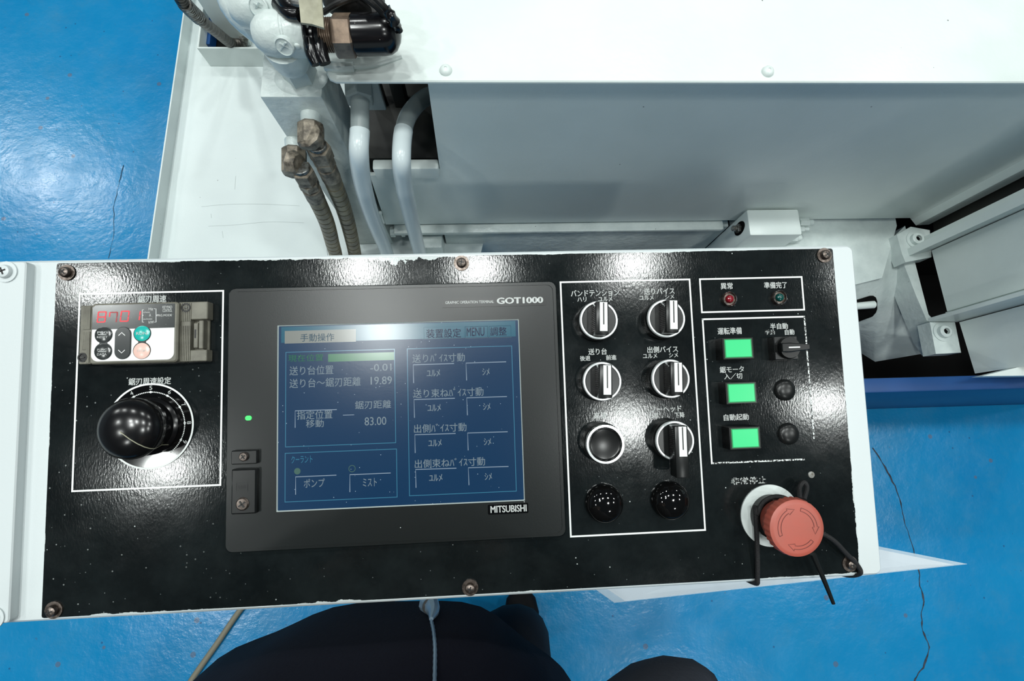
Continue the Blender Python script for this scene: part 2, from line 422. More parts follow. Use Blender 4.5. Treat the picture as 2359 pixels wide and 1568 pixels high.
for i, (x, y) in enumerate(LAMPS):
    if lamp_me is None:
        b = BM(); lathe(b, [(LAMP_R + .02, -.02), (LAMP_R + .02, 0.0), (.10, .14), (.08, .20), (.0, .20)], 24, close=False)
        lamp = link_mesh('ceiling_lamp', b, M['lamp_shell']); lamp_me = lamp.data
    else:
        lamp = bpy.data.objects.new('ceiling_lamp', lamp_me); COL.objects.link(lamp)
    lamp.location = (x, y, CEIL); tag(lamp, kind='structure')
    L = bpy.data.lights.new('lamp_light', 'AREA'); L.shape = 'DISK'; L.size = LAMP_R * 2; L.energy = LAMP_W; L.color = LAMP_COL
    lo_ = bpy.data.objects.new('lamp_light', L); COL.objects.link(lo_); lo_.location = (x, y, CEIL - .005)

# crack across the paint, part of the floor
def floor_line(pxs, wd, name, m):
    b = BM(); P = [at(x, y, CAMH) for x, y in pxs]
    Q = []
    for a, c in zip(P, P[1:]):
        for k in range(4):
            q = a.lerp(c, k / 4); Q.append((q.x + random.uniform(-.002, .002), q.y + random.uniform(-.002, .002)))
    Q.append(P[-1][:2])
    V = []
    for i, q in enumerate(Q):
        t = (Vector(Q[min(i + 1, len(Q) - 1)]) - Vector(Q[max(i - 1, 0)])).normalized(); s = Vector((-t.y, t.x)) * wd * random.uniform(.15, .75)
        V.append([b.verts.new((q[0] + s.x, q[1] + s.y, .0006)), b.verts.new((q[0] - s.x, q[1] - s.y, .0006))])
    for a, c in zip(V, V[1:]): b.faces.new((a[0], c[0], c[1], a[1]))
    return link_mesh(name, b, m, floor, 0)
floor_line([(2010, 1030), (2040, 1075), (2062, 1120), (2078, 1170), (2082, 1195), (2100, 1250), (2116, 1315), (2120, 1350), (2128, 1385), (2122, 1420), (2126, 1450), (2142, 1490), (2130, 1530), (2112, 1556), (2100, 1590)], .004, 'floor_crack', M['crack'])
floor_line([(275, 420), (285, 380), (270, 440), (262, 480), (262, 540), (250, 595)], .0014, 'floor_crack', M['crack'])

# ------------------------------------------------------------------ the saw: cabinet
DC = 0.52                                                   # cover
YW = at(1100, 187, DC).y + 0.012                            # upright side panel stands just behind the cover edge
zc = CAMH - DC
cab = empty('saw_cabinet', (0.6, YW + .3, CAMH - .9)); tag(cab, 'white painted saw cabinet with a bolted flat top cover behind the console', 'machine')
def L(o, parent):                                            # keep world placing under a located parent
    o.parent = parent; o.matrix_parent_inverse = Matrix.Translation(-Vector(parent.location)); return o
fl = at(750, 187, DC); xr = 1.75
b = BM()
left = at(752, 150, DC).x
out = [(left + .012, fl.y), (xr, fl.y), (xr, 1.7), (left, 1.7), (left, fl.y + .012), (left + .004, fl.y + .004)]
slab(b, out, zc - .004, zc, .0015)
cover = L(link_mesh('top_cover', b, M['white']), cab)
for px, py in ((1027, 163), (1768, 166)):
    b = BM(); p = at(px, py, DC)
    lathe(b, [(.0078, -.0005), (.0078, .001), (.0066, .0035), (.004, .0052), (.0018, .0056), (.0016, .0046), (0, .0046)], 20, Matrix.Translation(p), close=False)
    o = link_mesh('bolt', b, M['white']); o.parent = cover
b = BM(); p, q = at(758, 152, DC - .0015), at(925, 140, DC - .0015)
tube(b, [p, p.lerp(q, .3) + Vector((0, -.004, .001)), p.lerp(q, .65) + Vector((0, -.003, 0)), q + Vector((0, .006, -.001))], lambda t: .0042 - .002 * t, 10, 8); tube(b, [p + Vector((-.004, 0, 0)), p + Vector((.012, -.003, .001)), p + Vector((.03, -.002, 0))], .006, 10, 5)
o = link_mesh('paint_ridge', b, M['white_rough']); o.parent = cover
# side panel with its cut-out
def wp(px, py): return atY(px, py, YW)
b = BM()
zt = zc - .004
e0 = wp(986, 190); pts = [Vector((e0.x, YW, zt)), Vector((xr, YW, zt)), Vector((xr, YW, wp(2100, 501).z)), wp(889, 517), wp(852, 404), wp(990, 401), wp(1006, 398), wp(1013, 388)]
prism(b, pts, (0, .006, 0))
L(link_mesh('side_panel', b, M['white'], smooth=0), cab)
b = BM(); s0 = wp(858, 380); s1 = wp(1013, 380)
box(b, (s0.x, YW - .008, wp(900, 403).z), (s1.x - .002, YW + .010, wp(900, 379).z), .003)
L(link_mesh('opening_sill', b, M['white']), cab)
# inside of the cut-out
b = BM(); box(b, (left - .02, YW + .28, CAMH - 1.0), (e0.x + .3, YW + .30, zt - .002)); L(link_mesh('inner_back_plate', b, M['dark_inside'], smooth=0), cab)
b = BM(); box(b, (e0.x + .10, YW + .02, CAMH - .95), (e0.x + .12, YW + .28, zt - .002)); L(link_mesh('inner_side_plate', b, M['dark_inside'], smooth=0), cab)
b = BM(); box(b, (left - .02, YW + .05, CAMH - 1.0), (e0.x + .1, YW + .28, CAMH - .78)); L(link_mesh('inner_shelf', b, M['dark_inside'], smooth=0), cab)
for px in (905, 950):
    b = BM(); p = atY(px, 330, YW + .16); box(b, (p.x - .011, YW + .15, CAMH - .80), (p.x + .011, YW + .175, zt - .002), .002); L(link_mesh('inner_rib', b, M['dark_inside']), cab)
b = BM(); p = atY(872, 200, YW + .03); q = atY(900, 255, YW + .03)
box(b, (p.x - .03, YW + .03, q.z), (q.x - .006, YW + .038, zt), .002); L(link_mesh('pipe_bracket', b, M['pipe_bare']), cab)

# ------------------------------------------------------------------ tray on the left
DT = 1.03; zT = CAMH - DT
tray = empty('machine_tray', (-.6, .6, zT)); tag(tray, 'broad white sheet steel tray with raised lip over the blue floor', 'tray')
ta, tb = at(420, 40, DT - .03), at(340, 590, DT - .03)
dirn = (ta - tb).normalized(); P0 = tb - dirn * .35; P1 = tb + dirn * 1.9
side = Vector((dirn.y, -dirn.x, 0))
b = BM()
q = [P0, P1, P1 + side * 1.1, P0 + side * .62]
prism(b, [Vector((p.x, p.y, zT)) for p in q], (0, 0, -.004)); L(link_mesh('tray_floor', b, M['tray_white'], smooth=0), tray)
b = BM(); hexa(b, [P0, P1, P1 + side * .003, P0 + side * .003], [Vector((p.x, p.y, zT - .004)) for p in (P0, P1, P1 + side * .003, P0 + side * .003)])
L(link_mesh('tray_lip', b, M['tray_white'], smooth=0), tray)
b = BM(); c0, c1, c2, c3 = (at(410, 398, DT), at(735, 396, DT), at(760, 640, DT), at(398, 640, DT))
prism(b, [p + Vector((0, 0, .0016)) for p in (c0, c1, c2, c3)], (0, 0, -.0012)); L(link_mesh('thin_plate', b, M['tray_white'], smooth=0), tray)
for pl_ in ([(464, 476), (520, 471), (600, 470), (690, 474)], [(480, 521), (540, 518), (620, 511), (700, 513)], [(486, 492), (487, 502)], [(543, 405), (541, 436)], [(512, 532), (514, 548)]):
    b = BM(); P = catmull([at(x, y, DT - .0017) for x, y in pl_], 6); strip2d(b, [p.xy for p in P], .0009, P[0].z); o = L(link_mesh('scratch', b, M['scratch'], smooth=0), tray); o['kind'] = 'stuff'
# square socket on the tray
sock = empty('square_socket', at(530, 120, DT)); tag(sock, 'white open square steel collar on the tray around an upright column', 'collar')
DS = DT - .055
a0, a1 = at(453, 107, DS), at(592, 115, DS)
zs = CAMH - DS; back = .15
for nm, lo, hi in (('front_plate', (a0.x, a0.y - .004, zT), (a1.x, a0.y, zs)), ('side_plate', (a0.x, a0.y, zT), (a0.x + .004, a0.y + back, zs)),
                   ('side_plate', (a1.x - .004, a0.y, zT), (a1.x, a0.y + back, zs)), ('back_plate', (a0.x, a0.y + back, zT), (a1.x, a0.y + back + .004, zs))):
    b = BM(); box(b, lo, hi, .0012, 1); L(link_mesh(nm, b, M['white']), sock)
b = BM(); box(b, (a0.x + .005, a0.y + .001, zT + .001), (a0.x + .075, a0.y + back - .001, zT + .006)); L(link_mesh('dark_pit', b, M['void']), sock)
b = BM(); box(b, (a0.x + .004, a0.y + .03, zT + .006), (a0.x + .012, a0.y + back - .001, zT + .03)); L(link_mesh('blue_plate', b, M['blue_paint']), sock)

# column rising from the socket, conduit beside it
colm = empty('square_column', at(550, 100, DT)); tag(colm, 'white square steel column rising from the collar on the tray', 'column')
k0, k1 = at(524, 108, DT), at(588, 112, DT)
b = BM(); box(b, (k0.x, k0.y + .002, zT), (k1.x - .008, k0.y + .10, CAMH - .70), .004); L(link_mesh('tube', b, M['white']), colm)
b = BM(); box(b, (k0.x + .012, k0.y + .001, zT + .16), (k1.x - .02, k0.y + .0035, zT + .24), .001); L(link_mesh('label_plate', b, M['white_rough']), colm)
p = at(560, 100, DT - .02); b = BM(); cyl(b, (p.x, k0.y + .002, p.z), (p.x, k0.y - .012, p.z), .011, 6); cyl(b, (p.x, k0.y - .011, p.z), (p.x, k0.y - .02, p.z), .006, 14); L(link_mesh('cable_gland', b, M['steel']), colm)
con = empty('cable_conduit', at(500, 70, .9)); tag(con, 'dark flexible metal conduit curving down beside the white column', 'conduit')
pts = [at(405, -25, .72), at(425, 10, .76), at(462, 45, .82), at(500, 75, .90), at(530, 98, .97), at(552, 101, .995)]
b = BM(); tube(b, pts, .0105, 14, 22, ribs=lambda i: 1.06 if i % 4 < 2 else .94); L(link_mesh('conduit_tube', b, M['conduit']), con)
b = BM(); tube(b, [at(425, 8, .755), at(440, 24, .785), at(458, 41, .815)], .0125, 14, 14, ribs=lambda i: 1.05 if i % 3 else .9); L(link_mesh('metal_sleeve', b, M['steel']), con)

# ------------------------------------------------------------------ manifold block with its swivel joints
DB = .56; zb = CAMH - DB
f0, f1 = at(598, 223, DB), at(741, 224, DB); bk = at(609, 104, DB)
man = empty('valve_manifold', (f0.x / 2 + f1.x / 2, f0.y + .04, zT)); tag(man, 'tall white manifold block carrying swivel joints beside the cover', 'manifold')
YF = f0.y
b = BM(); box(b, (f0.x, YF, zT + .001), (f1.x, bk.y, zb), .0025); L(link_mesh('block', b, M['white_rough']), man)
# paint collar and nut on top
b = BM(); p = at(694, 178, DB); lathe(b, [(.030, 0), (.028, .002), (.020, .004), (.0, .004)], 24, Matrix.Translation(p) @ Matrix.Diagonal((1.15, .9, 1, 1)), close=False); L(link_mesh('paint_collar', b, M['white_rough']), man)
def swivel(cpx, cpy, d, parent, ln=.055, r=.024, dd=(-.12, -.94, .33), dx=.002):
    c = at(cpx, cpy, d); X = Vector((1, .06, 0)).normalized()
    b = BM(); prof = [(0, -ln / 2 - .012), (r * .55, -ln / 2 - .010), (r * .86, -ln / 2 - .002), (r, -ln / 2 + .010), (r, -.004), (r * .97, -.003), (r * .97, -.001), (r * 1.02, 0), (r * 1.02, ln / 2 - .004), (r * .96, ln / 2), (0, ln / 2)]
    lathe(b, prof, 32, axis_m(c, X), close=False)
    body = L(link_mesh('swivel_body', b, M['white_rough']), man)
    b = BM(); dd = Vector(dd).normalized(); q = c + Vector((dx, 0, 0)) + dd * (r * .93)
    lathe(b, [(.0105, 0), (.0105, .004), (.0092, .0052), (.0092, .0044), (0, .0044)], 24, axis_m(q, dd), close=False)
    tube(b, [q + dd * .0046 + Vector((-.006, 0, -.005)), q + dd * .0046 + Vector((.004, 0, .006))], .0012, 6)
    tube(b, [q + dd * .0046 + Vector((.006, 0, -.003)), q + dd * .0046 + Vector((-.003, 0, .005))], .0012, 6)
    o = link_mesh('embossed_boss', b, M['white_rough']); o.parent = body
    b = BM(); q2 = c + Vector((.012, -r * .93, .006)); ball(b, q2, .0042, 12, (1, .5, 1)); o = link_mesh('small_plug', b, M['white_rough']); o.parent = body
    return c
cA = swivel(668, 78, .475, man)
cB = swivel(612, 14, .475, man, dd=(-.1, -.72, .66), dx=.004)
b = BM(); foot = at(693, 172, DB - .004)
tube(b, [cA + Vector((-.012, -.004, -.01)), cA.lerp(foot, .45) + Vector((-.006, -.006, 0)), foot + Vector((-.006, 0, .032))], lambda t: .0235 - .006 * t * t, 20, 8); L(link_mesh('elbow_arm', b, M['white_rough']), man)
b = BM(); cyl(b, foot + Vector((0, 0, -.004)), foot + Vector((-.001, 0, .020)), .0215, 6, bev=.0015, roll=.3); L(link_mesh('hex_nut', b, M['white_rough']), man)
b = BM(); footB = at(632, 112, DB - .004); tube(b, [cB + Vector((.0, .0, -.008)), cB.lerp(footB, .5) + Vector((0, -.004, 0)), footB + Vector((0, .012, .0))], lambda t: .0235 - .003 * t, 20, 8); L(link_mesh('elbow_arm', b, M['white_rough']), man)
b = BM(); c = cB + Vector((-.045, .035, -.02)); tube(b, [c + Vector((0, .10, 0)), c, c + Vector((.03, -.03, -.02))], .023, 20, 6); L(link_mesh('elbow_arm', b, M['white_rough']), man)

# black taped joint, brass adapter and capped end that sit on the swivel
dev = empty('pressure_switch', at(800, 80, .47)); tag(dev, 'black capped pressure switch with dark brass hex lying over the white cover', 'switch')
ax = Vector((1, 0.02, 0)).normalized(); D7 = .470
def pa(px, py=81, d=D7): return at(px, py, d)
b = BM()
cyl(b, pa(711, 84), pa(719, 84), .0245, 24, bev=.002); cyl(b, pa(729, 86), pa(742, 86), .0195, 24, bev=.003); cyl(b, pa(719, 85), pa(729, 85), .015, 20)
L(link_mesh('taped_joint', b, M['black_rubber']), dev)
for px, py, rr in ((718, 118, .009), (738, 116, .010)):
    b = BM(); c = at(px, py, D7); tube(b, [c + Vector((-.002, .03, .008)), c, c + Vector((.004, -.012, -.006))], lambda t: rr * (1.0 - .35 * t), 12, 6); L(link_mesh('tape_end', b, M['black_rubber']), dev)
b = BM()
P_ = [pa(742), pa(773)]
n = 25; tube(b, [P_[0].lerp(P_[1], k / n) for k in range(n + 1)], .0165, 20, ribs=lambda i: 1.05 if i % 4 < 2 else .93); L(link_mesh('threaded_neck', b, M['brass']), dev)
b = BM(); cyl(b, pa(771, 83), pa(818, 83), .0225, 6, bev=.002, roll=.02); L(link_mesh('hex_adapter', b, M['brass']), dev)
b = BM(); base = pa(814, 81); Lc = (pa(924, 78) - base).length
lathe(b, [(.0195, 0), (.0212, .002), (.0212, Lc * .62), (.0203, Lc * .76), (.0165, Lc * .88), (.009, Lc * .97), (.003, Lc), (0, Lc)], 32, axis_m(base, pa(924, 78) - base), close=False)
cap = L(link_mesh('rubber_cap', b, M['black_rubber']), dev)
for pts in ([at(922, 72, .462), at(905, 40, .445), at(882, 12, .43), at(850, -20, .42)], [at(908, 62, .462), at(886, 36, .45), at(866, 14, .44), at(830, -14, .43)], [at(862, 48, .46), at(860, 20, .455), at(842, 2, .45), at(815, -15, .44)], [at(745, 28, .47), at(778, 8, .455), at(815, -6, .45), at(850, -12, .44)]):
    b = BM(); tube(b, pts, .0034, 10, 8); L(link_mesh('wire', b, M['black_matt']), dev)
b = BM(); tube(b, [at(888, 22, .433), at(902, 40, .440), at(914, 62, .452)], .0058, 12, 4, ribs=lambda i: 1.15 if i % 3 == 0 else .95); L(link_mesh('wire_splice', b, M['black_rubber']), dev)
b = BM(); c = at(815, 2, .47); ball(b, c, .026, 20, (1.35, .75, .8)); L(link_mesh('rubber_boot', b, M['black_matt']), dev)
b = BM(); lay = [at(686, -20, .425), at(740, -20, .425), at(746, 64, .436), at(718, 55, .437), at(693, 52, .436)]
prism(b, lay, (0, 0, -.0025)); tg = link_mesh('tape_tag', b, M['tag'], smooth=0); tag(tg, 'yellowed strip of tape hanging over the black taped joint', 'tape')
tg.location = (0, 0, 0)
b = BM(); tube(b, [at(650, -10, .45), at(665, 8, .446), at(683, 12, .445), at(700, 5, .445)], .010, 14, 8); tube(b, [at(640, 10, .456), at(664, 30, .448), at(690, 34, .446)], .007, 12, 8)
L(link_mesh('tape_wrap', b, M['black_rubber']), dev)
b = BM(); tube(b, [at(668, 2, .44), at(690, 8, .437), at(720, 0, .436)], .0042, 10, 8); L(link_mesh('wire', b, M['steel']), dev)

# ------------------------------------------------------------------ hoses and pipes
def hose(label, stub_px, elbow_px, path_px, Yoff):
    h = empty('hydraulic_hose', atY(*stub_px, YF)); tag(h, label, 'hose', 'armoured hoses on the manifold block')
    s0 = atY(*stub_px, YF + .001); YH = YF - Yoff
    b = BM(); cyl(b, s0 + Vector((0, .002, 0)), s0 + Vector((0, -.016, -.002)), .0135, 16, r2=.0125, bev=.002); L(link_mesh('painted_stub', b, M['white_rough']), h)
    e0 = atY(*elbow_px, YH); P = [atY(x, y, YH + dy) for x, y, dy in path_px]
    d = (P[0] - e0).normalized()
    b = BM(); prof_r = .0175
    ball(b, e0, .0, 8) if False else None
    cyl(b, s0 + Vector((0, -.012, -.002)), Vector((s0.x, YH - .010, s0.z - .008)), .0175, 8, bev=.003, roll=.2)
    cyl(b, Vector((s0.x, YH, s0.z)) + Vector((0, 0, .008)), e0 + d * .012, .0185, 8, r2=.0165, bev=.003, roll=.2)
    L(link_mesh('hose_elbow', b, M['fitting']), h)
    path = [e0 + d * .008] + P
    cur = catmull(path, 12)
    lens = [0]
    for a, c in zip(cur, cur[1:]): lens.append(lens[-1] + (c - a).length)
    tot = lens[-1]
    def pos(s):
        for i in range(len(lens) - 1):
            if lens[i + 1] >= s: return cur[i].lerp(cur[i + 1], (s - lens[i]) / max(lens[i + 1] - lens[i], 1e-9))
        return cur[-1]
    def seg(a, c, r, m, name, sides, bev=.002, roll=0):
        b = BM(); cyl(b, pos(a), pos(c), r, sides, bev=bev, roll=roll); return L(link_mesh(name, b, m), h)
    seg(.008, .014, .0125, M['steel'], 'steel_neck', 16, .001)
    seg(.013, .038, .0165, M['fitting'], 'swivel_nut', 6, .0015, .4)
    seg(.040, .055, .0150, M['fitting'], 'hose_nut', 6, .0015, .1)
    seg(.056, .088, .0142, M['fitting'], 'crimp_sleeve', 16, .0015)
    b = BM(); n = int((tot - .086) / .0016)
    pl = [pos(.086 + (tot - .086) * k / n) for k in range(n + 1)]
    tube(b, pl, .0128, 14, ribs=lambda i: 1.05 if i % 12 else .93); L(link_mesh('armoured_sleeve', b, M['hose']), h)
    return h
hose('brown armoured hydraulic hose, the one fixed higher on the manifold block front', (716, 264), (722, 312), [(738, 352, -.004), (768, 420, -.006), (792, 482, 0), (808, 540, 0), (820, 600, 0), (832, 690, .0)], .034)
hose('brown armoured hydraulic hose, the one fixed lower on the manifold block front', (678, 324), (682, 362), [(697, 395, -.008), (724, 448, -.012), (752, 510, -.008), (766, 560, -.004), (776, 600, 0), (790, 690, .0)], .040)

def pipe(label, pts, r, nbare):
    h = empty('steel_pipe', pts[-1]); tag(h, label, 'pipe', 'white pipes from the cabinet opening')
    cur = catmull(pts, 12); k = nbare * 12
    b = BM(); tube(b, cur[:k + 1], r * .97, 18); L(link_mesh('bare_end', b, M['pipe_bare']), h)
    b = BM(); tube(b, cur[k:], r * 1.03, 18); L(link_mesh('white_coating', b, M['pipe']), h)
    return h
kY = at(829, 360, .60).y
p1 = [at(826, 175, .575), at(829, 235, .578), at(829, 300, .585)] + [atY(827, 355, kY), atY(836, 425, kY - .004), atY(858, 500, kY), atY(885, 565, kY), atY(905, 620, kY), atY(940, 700, kY)]
h1 = pipe('white bent steel pipe with a hex nut under the cover, next to the block', p1, .0125, 2)
b = BM(); c = at(828, 218, .578); d = (p1[1] - p1[0]).normalized(); cyl(b, c - d * .018, c + d * .010, .0195, 6, bev=.002, roll=.5); cyl(b, c - d * .035, c - d * .018, .013, 16); L(link_mesh('pipe_nut', b, M['pipe_bare']), h1)
kY2 = at(926, 372, .615).y
p2 = [at(1030, 212, .66), at(985, 222, .645), at(948, 255, .625), at(930, 300, .615)] + [atY(925, 370, kY2), atY(931, 430, kY2 - .003), atY(944, 490, kY2), atY(960, 555, kY2), atY(972, 605, kY2), atY(990, 700, kY2)]
pipe('white bent steel pipe arching out of the cabinet opening over its sill', p2, .0125, 3)

# ------------------------------------------------------------------ bed below the side panel
bed = empty('machine_bed', (.5, YW, .5)); tag(bed, 'white cast machine bed below the cabinet side panel, with a ledge', 'machine')
zl = wp(1300, 516).z                                          # ledge level
DLg = CAMH - zl
lY0 = at(1300, 533, DLg).y
b = BM(); box(b, (wp(905, 516).x, lY0, zl - .012), (at(1668, 525, DLg).x, YW + .05, zl), .003); L(link_mesh('ledge', b, M['white_rough']), bed)
b = BM(); box(b, (at(1020, 560, DLg).x, lY0 + .012, zl - .45), (at(1690, 560, DLg).x, lY0 + .03, zl - .011), .001); L(link_mesh('front_plate', b, M['white_rough']), bed)
b = BM(); box(b, (at(955, 556, DLg + .03).x, lY0 - .02, zl - .20), (at(1018, 556, DLg + .03).x, lY0 + .03, zl - .028), .002); L(link_mesh('lug', b, M['white_rough']), bed)
b = BM(); c = atY(900, 534, lY0 + .01); cyl(b, c, c + Vector((.010, 0, 0)), .011, 6, bev=.001); cyl(b, c + Vector((.010, 0, 0)), c + Vector((.035, 0, 0)), .006, 14); cyl(b, c + Vector((.022, 0, 0)), c + Vector((.030, 0, 0)), .0105, 6, bev=.001)
L(link_mesh('adjusting_bolt', b, M['white_rough']), bed)
b = BM(); c = atY(876, 490, YW - .004); cyl(b, c, c + Vector((0, -.004, -.035)), .0022, 8); ball(b, c, .004, 10); L(link_mesh('small_lever', b, M['white']), bed)
# bed on the right: level top, falling front
DR = DLg + .004
top = [(1700, 506), (2064, 503), (2066, 520), (2058, 548), (2032, 640), (1972, 655), (1900, 655), (1700, 655)]
tw = [at(x, y, DR) for x, y in top]; tw[0].y = tw[1].y = YW + .05
b = BM(); prism(b, tw, (0, 0, -.03)); L(link_mesh('bed_top', b, M['white_rough'], smooth=0), bed)
DG = 1.18
g_top = [(1850, 652, DR), (1974, 648, DR), (2034, 622, DR), (2062, 544, DR)]
g_bot = [(1880, 800, DG), (1982, 812, DG - .01), (2016, 833, DG - .04), (2169, 807, DR + .085)]
def on_line(P, s_):
    k = min(int(s_ * 3), 2); t = s_ * 3 - k; return [P[k][i] + (P[k + 1][i] - P[k][i]) * t for i in range(3)]
b = BM(); G = []
for iy in range(9):
    t = iy / 8; row = []
    for ix in range(19):
        p, q = on_line(g_top, ix / 18), on_line(g_bot, ix / 18)
        row.append(b.verts.new(at(p[0] + (q[0] - p[0]) * t, p[1] + (q[1] - p[1]) * t, p[2] + (q[2] - p[2]) * t ** 1.15)))
    G.append(row)
fc = [b.faces.new((G[a][c], G[a][c + 1], G[a + 1][c + 1], G[a + 1][c])) for a in range(8) for c in range(18)]
ex = bmesh.ops.extrude_face_region(b, geom=fc)
bmesh.ops.translate(b, verts=[v for v in ex['geom'] if isinstance(v, bmesh.types.BMVert)], vec=Vector((0.0, .012, -.008)))
apron = L(link_mesh('apron', b, M['white_rough'], smooth=50), bed)
# slot and rod
from mathutils.bvhtree import BVHTree
tree = BVHTree.FromPolygons([v.co for v in apron.data.vertices], [tuple(p.vertices) for p in apron.data.polygons])
def on_apron(px, py, lift=0.0):
    r = ray(px, py).normalized(); h_ = tree.ray_cast(CAM, r)
    p = h_[0] if h_[0] is not None else at(px, py, DR + .06)
    return p - r * lift
sl = [(1962, 694), (2004, 681), (2012, 681), (2018, 685), (2021, 694), (2021, 712), (2018, 720), (2010, 729), (1975, 742), (1955, 748)]
b = BM(); ce = b.verts.new(on_apron(1990, 712, .006)); rim_ = [b.verts.new(on_apron(x, y, .0045)) for x, y in sl]
for k in range(len(sl)): b.faces.new((ce, rim_[k], rim_[(k + 1) % len(sl)]))
L(link_mesh('slot', b, M['void'], smooth=0), bed)
b = BM(); cyl(b, on_apron(1945, 706, .010), on_apron(2015, 701, .010), .0085, 18, bev=.002); L(link_mesh('slot_rod', b, M['white']), bed)
# flange strip along the right edge of the bed
fs = [(2066, 505), (2105, 612), (2139, 724), (2150, 740), (2212, 812), (2172, 812), (2160, 790), (2130, 735), (2096, 640), (2058, 548)]
b = BM(); prism(b, [at(x, y, DR + .0) for x, y in [(2058, 546), (2085, 520), (2110, 612), (2139, 724), (2155, 742), (2172, 808), (2152, 778), (2110, 680)]], (0, 0, -.05)); L(link_mesh('bed_flange', b, M['white_rough'], smooth=0), bed)

# upright switch box at the panel foot
sb = empty('switch_box', at(1780, 512, DLg)); tag(sb, 'upright white steel box with a bolt hole at the foot of the side panel', 'box')
tb0, tb1 = atY(1720, 482, YW - .002), atY(1838, 482, YW - .002); DSB = CAMH - tb0.z
fr = at(1790, 541, DSB)
b = BM(); box(b, (tb0.x, fr.y, zl - .40), (tb1.x, YW - .002, tb0.z), .004); L(link_mesh('box_shell', b, M['white']), sb)
hc = atX(1704, 526, tb0.x)
b = BM(); lathe(b, [(.021, 0), (.021, .0008), (0, .0008)], 24, axis_m(hc, (-1, 0, 0)) @ Matrix.Diagonal((1, .62, 1, 1)), close=False); L(link_mesh('bolt_hole', b, M['void']), sb)
b = BM(); cyl(b, hc, hc + Vector((-.007, 0, 0)), .0095, 6, bev=.001); cyl(b, hc + Vector((-.007, 0, 0)), hc + Vector((-.016, 0, .001)), .0055, 12, bev=.001); L(link_mesh('adjusting_bolt', b, M['steel']), sb)
for (px, py, dd, r) in ((1862, 513, .0, .009), (1852, 528, .0, .006), (1834, 548, .02, .010)):
    b = BM(); c = at(px, py, DSB + .03 + dd); cyl(b, c + Vector((-.02, 0, 0)), c, r, 6, bev=.001); cyl(b, c, c + Vector((.010, 0, 0)), r * .7, 12, bev=.001); L(link_mesh('side_bolt', b, M['white_rough']), sb)

# ------------------------------------------------------------------ upright frame on the right
fr_ = empty('upright_frame', at(2150, 650, DR)); tag(fr_, 'white upright steel frame with bolted feet at the far end of the bed', 'frame')
ZT = CAMH - .12
def upright(name, px, d0=DR, m=None, top=ZT):
    pts = [at(x, y, d0) for x, y in px]
    b = BM(); prism(b, pts, (0, 0, top - pts[0].z)); return L(link_mesh(name, b, m or M['white'], smooth=0), fr_)
upright('post', [(2094, 499), (2110, 519), (2140, 517), (2132, 492)], DR - .005)
upright('post', [(2092, 590), (2142, 578), (2134, 545), (2118, 550), (2122, 566), (2088, 574)], DR - .02)
upright('gap_shade', [(2150, 512), (2176, 510), (2182, 560), (2152, 566)], DR - .005, M['dark_inside'])  # dark plate added to paint the shade in the gap between posts
upright('side_sheet', [(2146, 577), (2182, 717), (2188, 716), (2152, 576)], DR - .03)
upright('post', [(2140, 741), (2205, 742), (2200, 722), (2178, 719), (2180, 730), (2138, 733)], DR - .02)
upright('side_sheet', [(2210, 742), (2246, 860), (2254, 859), (2218, 741)], DR - .03)
b = BM(); P = [at(x, y, DR - .005) for x, y in ((2160, 480), (2260, 480), (2290, 880), (2270, 880))]
prism(b, [P[0] + Vector((.02, 0, 0)), P[1] + Vector((.02, 0, 0)), P[2] + Vector((.06, 0, 0)), P[3] + Vector((.05, 0, 0))], (0, 0, .7)); L(link_mesh('gap_shade', b, M['dark_inside'], smooth=0), fr_)  # dark filler, painted shade behind the side sheets
for k, (pp, bc) in enumerate((([(2066, 540), (2098, 522), (2142, 530), (2146, 592), (2086, 604), (2078, 585)], (2107, 553)), ([(2142, 742), (2200, 742), (2214, 812), (2156, 815)], (2170, 765)))):
    b = BM(); dF = DR - .022; prism(b, [at(x, y, dF) for x, y in pp], (0, 0, -.03)); foot_o = L(link_mesh('foot', b, M['white_rough'], smooth=0), fr_)
    b = BM(); c = at(*bc, dF); r = .0125
    lathe(b, [(r * 1.5, 0), (r * 1.5, .002), (r, .002), (r, .010), (r * .85, .0115), (r * .5, .0115), (r * .5, .006), (0, .006)], 24, Matrix.Translation(c), close=False)
    o = link_mesh('socket_bolt', b, M['white_rough']); o.parent = foot_o
    b = BM(); lathe(b, [(r * .48, 0), (r * .48, .0003), (0, .0003)], 6, Matrix.Translation(c + Vector((0, 0, .0064))), close=False)
    o = link_mesh('hex_socket', b, M['void']); o.parent = foot_o

# ------------------------------------------------------------------ blue base
DBL = .90
base = empty('steel_plinth', (.6, .1, 0)); tag(base, 'dark blue painted steel machine base standing on the blue floor', 'base')
r0, r1 = at(1995, 871, DBL), at(2359, 863, DBL); q0 = at(2000, 905, DBL)
zB = CAMH - DBL
b = BM(); xl, xrr = .0, 1.75
yb_f = q0.y; yb_b = r0.y
box(b, (xl, yb_f, 0), (xrr, yb_b, zB), .003); L(link_mesh('front_wall', b, M['blue_paint']), base)
b = BM(); box(b, (xl, lY0 + .05, 0), (xl + .03, 1.3, zB - .05), .003); L(link_mesh('side_wall', b, M['blue_paint']), base)
b = BM(); box(b, (xrr - .03, yb_b + .001, 0), (xrr, 1.3, zB - .05), .003); L(link_mesh('side_wall', b, M['blue_paint']), base)
b = BM(); box(b, (xl + .03, yb_b, .03), (xrr - .03, 1.3, .06)); L(link_mesh('pan_floor', b, M['void'], smooth=0), base)  # shade below the bed painted in as black
b = BM(); box(b, (at(1700, 560, DLg).x, lY0 + .06, .06), (xrr - .03, lY0 + .08, CAMH - DR - .03)); L(link_mesh('shade_panel', b, M['void'], smooth=0), base)  # black panel added in place of the shadowed void under the bed
